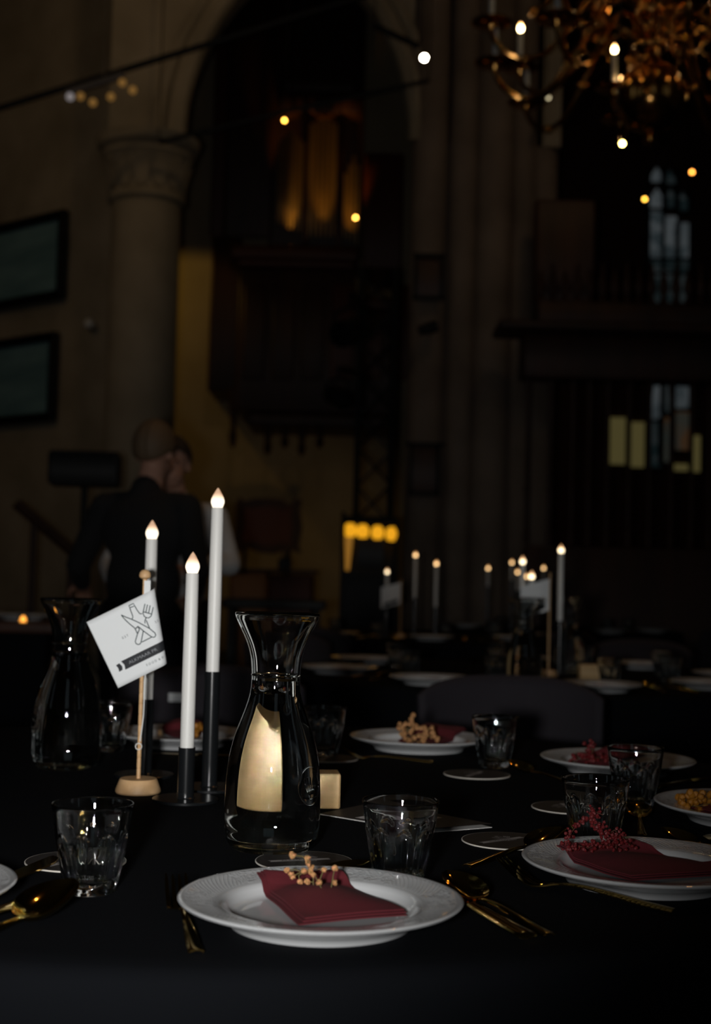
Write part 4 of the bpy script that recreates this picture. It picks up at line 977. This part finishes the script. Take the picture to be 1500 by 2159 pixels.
bok(1313, 303, 7.0, (1.0, 0.70, 0.15), 46, .012, 'bright yellow round spot below the chandelier ball')
bok(1360, 420, 14, (1.0, 0.50, 0.06), 10, .016, 'small amber spot beside the stained glass window')
bok(1460, 363, 13.5, (1.0, 0.34, 0.05), 12, .016, 'orange spot right of the stained glass window top')
bok(1308, 271, 12, (1.0, 0.30, 0.05), 3.6, .016, 'dim orange spot just above the bright yellow one')
bok(1157, 206, 12, (0.9, 0.75, 0.45), 1.9, .015, 'dim pale spot near the chandelier arms')
bok(750, 459, 17.5, (1.0, 0.46, 0.07), 17, .020, 'amber spot before the right hand organ pipes')

# ---- choir screen at the right, tall window behind it
t = thing('choir_screen', 'dark wooden choir screen with turned bars and heavy beam, right', 'screen', (2.6, 12.0, 0)); so = Vector(t.location)
def cs(mb, name, mt, **k):
    mb.v = [p - so for p in mb.v]; return mb.build(name, mt, t, **k)
x9 = 4.6
def hz(px0, y0, y1, dep, Yc=12.0, xr_=x9):
    a = A(px0, y0, Yc); b = A(px0, y1, Yc); return MB().bbox(((a.x + xr_) / 2, Yc, (a.z + b.z) / 2), (xr_ - a.x, dep, a.z - b.z), .02)
cs(hz(1045, 686, 702, .6, 11.75), 'beam_ledge', oak); cs(hz(1100, 702, 800, .35), 'beam', oak); cs(hz(1105, 1150, 1600, .18), 'lower_panel', oak)
cs(hz(1130, 640, 686, .25), 'parapet', oak)
cr_ = MB()
for k in range(16):
    a = A(1140 + k * 26, 640, 12.0); cr_.lathe([(0, -.02), (.045, 0), (.02, .06), (.05, .13), (.035, .2), (.012, .3 + .06 * (k % 2)), (0, .32 + .06 * (k % 2))], 8, o=(a.x, 12.0, a.z))
cs(cr_, 'carved_cresting', oak)
zA, zB = A(1300, 800, 12.0).z, A(1300, 1152, 12.0).z; L = zA - zB
bm0 = None
for px in (1112, 1160, 1206, 1241, 1280, 1326, 1369, 1415, 1458, 1496, 1540, 1585):
    a = A(px, 1000, 12.0)
    if bm0 is None: bm0 = MB().lathe([(0, 0), (.028, 0), (.028, .1), (.018, .14), (.021, L * .3), (.030, L * .33), (.018, L * .36), (.020, L - .14), (.028, L - .1), (.028, L), (0, L)], 10).build('turned_bar', oak, t, Vector((a.x, 12.0, zB)) - so)
    else: child(bm0, t, Vector((a.x, 12.0, zB)) - so)
cs(bx_px(MB(), 1128, 420, 1258, 642, 12.05, .12), 'carved_canopy', oak)
struct(MB().box((7.5, 23.2, 8), (12.0, 0.4, 16)).build('wall_right', redwall, smooth=False))
def stained(name, cells, Y, cols):
    fr = MB(); objs = []
    lo_ = A((cells[0][0] + cells[0][2]) / 2, (cells[0][1] + cells[0][3]) / 2, Y)
    e = bpy.data.objects.new(name, None); C.objects.link(e); e.location = lo_; e['kind'] = 'structure'
    for i, (x0, y0, x1, y1, ci) in enumerate(cells):
        a, b = A(x0, y0, Y) - lo_, A(x1, y1, Y) - lo_
        h = a.z - b.z; w_ = b.x - a.x; pt = (y0 < 420 and ci != 3)
        poly = [(a.x, b.z), (b.x, b.z), (b.x, a.z - (w_ * .8 if pt else 0)), ((a.x + b.x) / 2, a.z), (a.x, a.z - (w_ * .8 if pt else 0))]
        MB().prism(poly, -.02, .0).build('pane', cols[ci], e, smooth=False)
        fr.prism([(a.x - .05, b.z - .04), (a.x, b.z - .04), (a.x, a.z), (a.x - .05, a.z)], -.08, .03); fr.prism([(b.x, b.z - .04), (b.x + .05, b.z - .04), (b.x + .05, a.z), (b.x, a.z)], -.08, .03); fr.prism([(a.x, b.z - .04), (b.x, b.z - .04), (b.x, b.z), (a.x, b.z)], -.06, .02)
    fr.build('mullion', iron, e, smooth=False)
def leaded(name, c1, c2, s, sc_):
    mm = mat(name, (.02, .02, .02), .3); b = bsdf(mm); tcn = nd(mm, 'ShaderNodeTexCoord'); v = nd(mm, 'ShaderNodeTexVoronoi'); v.inputs['Scale'].default_value = sc_; lk(mm, tcn.outputs['Object'], v.inputs['Vector'])
    r = nd(mm, 'ShaderNodeValToRGB'); r.color_ramp.elements[0].color = (*c1, 1); r.color_ramp.elements[1].color = (*c2, 1); sp_ = nd(mm, 'ShaderNodeSeparateColor'); lk(mm, v.outputs['Color'], sp_.inputs[0]); lk(mm, sp_.outputs[0], r.inputs[0])
    lk(mm, r.outputs[0], b.inputs['Emission Color']); b.inputs['Emission Strength'].default_value = s; return mm
sg = [leaded('stained_blue', (.25, .34, .38), (.75, .85, .9), .055, 5), leaded('stained_dim', (.1, .2, .22), (.5, .6, .62), .030, 5), leaded('stained_warm', (.7, .3, .1), (.3, .35, .3), .045, 4), glow('window_lamplit', (.75, .62, .22), .07)]
cells = [(1372, 352, 1398, 386, 0), (1400, 358, 1424, 390, 1), (1370, 396, 1400, 440, 0), (1402, 398, 1426, 440, 1), (1428, 404, 1450, 446, 1), (1371, 446, 1394, 545, 0), (1402, 456, 1426, 545, 0), (1430, 470, 1452, 545, 0), (1371, 548, 1394, 575, 1), (1402, 548, 1426, 575, 1), (1430, 548, 1452, 575, 1), (1371, 580, 1394, 640, 1), (1402, 580, 1426, 640, 1), (1430, 580, 1452, 640, 1),
         (1372, 720, 1394, 800, 1), (1402, 720, 1424, 800, 1), (1430, 720, 1452, 800, 1), (1372, 802, 1394, 885, 0), (1398, 802, 1412, 870, 1), (1424, 802, 1452, 862, 0), (1372, 890, 1392, 986, 1), (1394, 880, 1410, 975, 2), (1424, 868, 1452, 950, 2), (1458, 918, 1476, 996, 3), (1420, 978, 1452, 994, 3)]
stained('window_1', cells, 22.95, sg)
stained('window_2', [(1286, 880, 1318, 980, 3), (1330, 890, 1358, 986, 3)], 22.95, sg)

# side walls and tall daylight windows behind the photographer, as the glass and gold reflect them
day = glow('evening_daylight', (0.74, 0.90, 1.0), 0.18)
struct(MB().box((-12.2, -2.5, 8), (0.4, 24, 16)).build('wall_aisle_left', stone, smooth=False)); struct(MB().box((12.2, -2.5, 8), (0.4, 24, 16)).build('wall_aisle_right', stone, smooth=False)); struct(MB().box((0, -11.7, 8), (24, 0.4, 16)).build('wall_entrance', stone, smooth=False))
def tall_window(name, x, y, rz, w=1.7, z0=3.0, z1=9.5):
    e = bpy.data.objects.new(name, None); C.objects.link(e); e.location = (x, y, 0); e.rotation_euler = (0, 0, rz); e['kind'] = 'structure'
    for k in range(3):
        xa = -w / 2 + k * w / 3; xb = xa + w / 3 - .06
        MB().prism([(xa, z0), (xb, z0), (xb, z1 - .5), ((xa + xb) / 2, z1), (xa, z1 - .5)], -.03, 0).build('pane', day, e, smooth=False)
    q = MB()
    for k in range(4): q.box((-w / 2 - .03 + k * w / 3, -.03, (z0 + z1) / 2), (.06, .14, z1 - z0 + .2))
    q.box((0, -.03, z0 - .06), (w + .1, .2, .1)); q.build('mullion', stone, e, smooth=False)
k = 3
for y in (-7.5, -2.0, 3.5):
    tall_window('window_%d' % k, -11.95, y, PI / 2); k += 1
    if y < 3: tall_window('window_%d' % k, 11.95, y, -PI / 2); k += 1
tall_window('window_%d' % k, 1.5, -11.45, PI, 3.2, 3.5, 11)
# ================================================================== brass chandelier
hub = A(1372, 205, 8.0); t = thing('brass_chandelier', 'many armed brass chandelier with a large ball, hanging top right', 'chandelier', hub)
MB().lathe(smooth_prof([(0, -.30), (.025, -.29), (.04, -.26), (.02, -.235), (.05, -.215), (.12, -.18), (.185, -.10), (.208, 0), (.185, .10), (.12, .18), (.06, .215), (.045, .25), (.09, .28), (.10, .32), (.05, .36), (.04, .44), (.085, .50), (.09, .56), (.04, .62), (.04, .75), (.12, .80), (.13, .86), (.05, .92), (.045, 1.1), (.10, 1.16), (.10, 1.24), (.04, 1.3), (.03, 2.2), (0, 2.2)], 2), 32).build('ball_stem', brass, t)
MB().tube([(0, 0, 2.2), (0, 0, 16.02 - hub.z)], .018, 8).build('chain', iron, t)
def arm_path(R, z0, drop):
    return smooth_prof3([(.07, z0), (.20, z0 + .10), (.36, z0 + .06), (.50, z0 - .14), (.62, z0 - .30), (.76, z0 - .36), (R - .06, z0 - .30), (R, z0 - .20), (R, z0 - .16)], 3)
def smooth_prof3(P, n): return smooth_prof(P, n)
arms = {}
def add_arm(key, phi, R, z0, lit):
    if key not in arms:
        P = arm_path(R, z0, 0); mb = MB().tube([(r, 0, z) for r, z in P], .017, 8)
        mb.tube([(0.36 + .06 * math.cos(k * .7) , 0, z0 - .02 + .05 * math.sin(k * .7)) for k in range(8)], .010, 6)
        mb.ball((.5, 0, z0 - .14), .034, 10); mb.ball((.76, 0, z0 - .36), .03, 10)
        a = mb.build('arm', brass, t)
        zp = z0 - .16
        pan = MB().lathe([(0, zp - .03), (.02, zp - .03), (.03, zp - .005), (.10, zp), (.125, zp + .018), (.12, zp + .022), (.03, zp + .01), (.024, zp + .05), (.02, zp + .05), (0, zp + .05)], 20, o=(R, 0, 0)).build('drip_pan', brass, a)
        can = MB().lathe([(0, zp + .03), (.0165, zp + .03), (.0165, zp + .25), (.012, zp + .255), (0, zp + .255)], 14, o=(R, 0, 0)).build('candle_tube', whitep, a)
        fb = MB().lathe([(0, 0), (.010, .004), (.017, .022), (.013, .042), (.004, .06), (0, .062)], 12).build('flame_bulb', bulb_u, a, (R, 0, zp + .255))
        arms[key] = (a, pan, can, fb); me2 = fb.data.copy(); me2.materials[0] = bulb_c; arms[key + 'lit'] = me2
        parts = arms[key]
    else:
        a0, pan0, can0, fb0 = arms[key]; a = child(a0, t)
        parts = (a, child(pan0, a), child(can0, a), child(fb0, a, tuple(fb0.location)))
    parts[0].rotation_euler = (0, 0, phi)
    if lit: parts[3].data = arms[key + 'lit']
for k in range(8): add_arm('low', PI + k * PI / 4, 0.94, 0.33, k in (5, 6))
for k in range(8): add_arm('mid', PI + 0.04 + k * PI / 4, 0.97, 0.56, k in (0, 5, 6, 7, 4))
for k in range(8): add_arm('top', PI + .3 + k * PI / 4, 0.72, 1.02, True)
# bosses and leaf drops that catch the candle light
rn = random.Random(21); rb = MB().lathe([(0, -.035), (.012, -.03), (.02, -.008), (.012, .014), (.018, .024), (.004, .034), (.003, .13), (0, .13)], 10).build('drop_boss', brass, t, (.22, 0, .02))
for k in range(26):
    a = rn.uniform(0, 2 * PI); r_ = rn.choice([.22, .30, .40, .52]); z_ = {.22: .20, .30: .34, .40: .42, .52: .30}[r_] + rn.uniform(-.04, .30)
    child(rb, t, (r_ * math.cos(a), r_ * math.sin(a), z_))

# unseen copy of the chandelier, added behind the photographer; gold and glazed rims mirror its candles
dup(t, (-2.2, -1.6, 3.7), 0.3, 'unseen brass chandelier added behind the photographer for its reflections')
# ================================================================== the two people at the serving table
def capsule(mb, a, b, ra, rb_, n=14):
    a, b = Vector(a), Vector(b); P = [a + (b - a) * (k / 4) for k in range(5)]; R2 = [ra + (rb_ - ra) * (k / 4) for k in range(5)]
    mb.tube(P, R2, n); mb.ball(a, ra, n); mb.ball(b, rb_, n)
def ell(mb, c, r): mb.ball(c, 1.0, 20, r)
def remeshed(mb, name, mt, parent, vox, sm=6):
    o = mb.build(name, mt, parent, smooth=True, ang=180)
    md = o.modifiers.new('skin', 'REMESH'); md.mode = 'VOXEL'; md.voxel_size = vox; md.use_smooth_shade = True
    s_ = o.modifiers.new('soft', 'SMOOTH'); s_.factor = 0.5; s_.iterations = sm
    dg = bpy.context.evaluated_depsgraph_get(); me = bpy.data.meshes.new_from_object(o.evaluated_get(dg)); o.modifiers.clear(); o.data = me; me.shade_smooth()
    return o
def hand(mb, w, dirn, nrm, s=1.0):
    w = Vector(w); d = Vector(dirn).normalized(); nn = Vector(nrm).normalized(); sd = d.cross(nn).normalized()
    for k in range(4): capsule(mb, w + sd * (k - 1.5) * .012, w + d * .085 + sd * (k - 1.5) * .019, .015, .011, 8)
    for k, L in enumerate((.066, .076, .071, .054)):
        b0_ = w + d * .085 + sd * (k - 1.5) * .019; b1_ = b0_ + d * L * .5 - nn * .010; b2_ = b1_ + d * L * .42 - nn * .026
        capsule(mb, b0_, b1_, .0098, .009, 8); capsule(mb, b1_, b2_, .009, .0078, 8)
    t0 = w + d * .02 - sd * .03; t1 = t0 + d * .04 - sd * .028 - nn * .008; t2 = t1 + d * .032 - sd * .006 - nn * .012
    capsule(mb, t0, t1, .0125, .011, 8); capsule(mb, t1, t2, .011, .009, 8)
def person(label, loc, rz, J, coat_m, trouser_m, hair_mt, s, bald=False, apron=False):
    """local frame: facing -y, feet at z = 0; J gives elbows, wrists, head turn and lean"""
    t = thing('person', label, 'person', loc, rz); lean = J.get('lean', 0.0)
    def L(x, y, z): return Vector((x * s, (y - lean * max(0, z - 0.95)) * s, z * s))
    hip = .095; b = MB()
    head = L(0, -0.01, 1.615) + Vector(J.get('head', (0, 0, 0)))
    ell(b, head + Vector((0, 0.012, .03)) * s, (.076 * s, .094 * s, .100 * s)); ell(b, head + Vector((0, -.028, -.045)) * s, (.058 * s, .066 * s, .070 * s))
    ell(b, head + Vector((0, -.098, -.012)) * s, (.013 * s, .020 * s, .024 * s)); ell(b, head + Vector((0, -.086, -.062)) * s, (.024 * s, .012 * s, .010 * s))
    for q in (-1, 1):
        ell(b, head + Vector((q * .078, .012, -.005)) * s, (.010 * s, .022 * s, .033 * s)); ell(b, head + Vector((q * .032, -.080, .012)) * s, (.017 * s, .010 * s, .010 * s))
    capsule(b, L(0, .018, 1.36), head + Vector((0, .012, -.06)) * s, .062 * s, .056 * s)
    ell(b, L(0, .01, 1.27), (.165 * s, .105 * s, .17 * s)); ell(b, L(0, .0, 1.05), (.135 * s, .095 * s, .15 * s)); ell(b, L(0, .01, .92), (.155 * s, .105 * s, .12 * s))
    co = MB(); tr = MB(); sho = []
    ell(co, L(0, .012, 1.27), (.190 * s, .125 * s, .175 * s)); ell(co, L(0, .005, 1.06), (.162 * s, .117 * s, .20 * s)); ell(co, L(0, .01, .90), (.178 * s, .128 * s, .14 * s)); capsule(co, L(-.14, .01, 1.37), L(.14, .01, 1.37), .066 * s, .066 * s); capsule(co, L(0, .03, 1.38), L(0, .02, 1.44), .075 * s, .068 * s)
    for q, side in ((-1, 'l'), (1, 'r')):
        sh = L(q * .185, .012, 1.365); el = L(*J['el_' + side]); wr = L(*J['wr_' + side])
        capsule(b, sh, el, .050 * s, .040 * s); capsule(b, el, wr, .040 * s, .027 * s); hand(b, wr, (wr - el), J.get('n_' + side, (0, 0, 1)))
        capsule(co, sh, el, .066 * s, .054 * s); capsule(co, el, wr - (wr - el).normalized() * .035, .054 * s, .040 * s)
        hp = L(q * hip, .01, .90); kn = L(q * (hip + .005), -.015, .49); an = L(q * (hip + .01), .015, .08)
        capsule(b, hp, kn, .080 * s, .055 * s); capsule(b, kn, an, .055 * s, .036 * s); capsule(b, an, L(q * (hip + .02), -.13, .035), .036 * s, .028 * s)
        capsule(tr, hp, kn, .098 * s, .072 * s); capsule(tr, kn, an + Vector((0, 0, .02)), .072 * s, .058 * s)
        f_ = MB(); capsule(f_, L(q * (hip + .01), .035, .045), L(q * (hip + .022), -.15, .038), .045 * s, .038 * s); f_.box(L(q * (hip + .015), -.055, .012), (.075 * s, .26 * s, .024 * s)); sho.append(f_)
    ell(tr, L(0, .01, .92), (.168 * s, .118 * s, .11 * s))
    remeshed(b, 'body', skin, t, 0.0075, 4); remeshed(co, 'jacket' if coat_m is suit else 'shirt', coat_m, t, 0.012, 6); remeshed(tr, 'trousers', trouser_m, t, 0.012, 6)
    for f_ in sho: f_.build('shoe', blackp, t, ang=60)
    h = MB()
    def hr(u, v):
        a = u * 2 * PI; front = max(0.0, -math.cos(a)); side = abs(math.sin(a))
        ph = 0.03 + (2.22 - 1.08 * front - 0.42 * side ** 3) * v
        x, y = math.sin(a) * math.sin(ph), math.cos(a) * math.sin(ph)
        return head + Vector((x * .0835, y * .1015 + .013, math.cos(ph) * .1075 + .031 + .002 * math.sin(40 * a))) * s
    h.grid(hr, 40, 14); o = h.build('hair', hair_mt, t, ang=180); md = o.modifiers.new('thickness', 'SOLIDIFY'); md.thickness = .008; md.offset = 1
    for q in (-1, 1): MB().ball(head + Vector((q * .032, -.087, .012)) * s, .0085 * s, 8).build('eye', blackp, t)
    return t
p = A(304, 1100, 5.62)
person('person in a black jacket seen from behind, leaning to the serving table', (p.x, 5.62, 0), PI - 0.25, dict(el_l=(-.26, .05, 1.10), wr_l=(-.16, -.18, 1.00), el_r=(.32, -.04, 1.12), wr_r=(.42, -.30, 1.03), lean=.06, head=(-.01, -.02, -.012)), suit, suit, hair_m, 0.985, bald=True)
p = A(372, 1100, 6.35)
person('person in a white shirt facing the camera, half hidden by the one in black', (p.x, 6.35, 0), 0.0, dict(el_l=(-.30, -.06, 1.12), wr_l=(-.24, -.30, 1.05), el_r=(.27, -.10, 1.14), wr_r=(.10, -.30, 1.12), lean=.03, head=(-.02, -.02, -.01)), shirt, suit, hair_d, 0.985)

# loudspeaker on its stand, and the stair rail at the far left
Y = 8.6; p = A(180, 990, Y); kk = Y / F; t = thing('loudspeaker_stand', 'black pole stand under the loudspeaker, left of the people', 'stand', (p.x, Y, 0))
zb = A(180, 1026, Y).z
MB().tube([(0, 0, 0.5), (0, 0, zb)], .022, 10).build('pole', iron, t)
for k in range(3):
    a = k * 2 * PI / 3 + .5; MB().tube([(0, 0, .62), (.42 * math.cos(a), .42 * math.sin(a), .012)], .012, 8).build('leg', iron, t)
t = thing('loudspeaker', 'black loudspeaker box lying wide on a pole stand, left', 'loudspeaker', (p.x, Y, zb))
MB().bbox((0, 0, 36 * kk), (146 * kk, .32, 70 * kk), .02, 0.12).build('cabinet', blackp, t); MB().bbox((0.01, -.165, 36 * kk), (132 * kk, .012, 58 * kk), .004, 0.12).build('grille', iron, t)
t = thing('stair_rail', 'dark sloping stair handrail with posts at the far left', 'rail', (A(110, 1130, 10).x, 10.0, 0)); so2 = Vector((t.location.x, 10.0, 0))
MB().tube([A(34, 1062, 10) - so2, A(190, 1196, 10) - so2], .04, 8).build('handrail', oak, t)
for x, y in ((72, 1095), (150, 1162)): q_ = A(x, y, 10) - so2; MB().tube([q_, (q_.x, q_.y, 0)], .025, 8).build('post', oak, t)
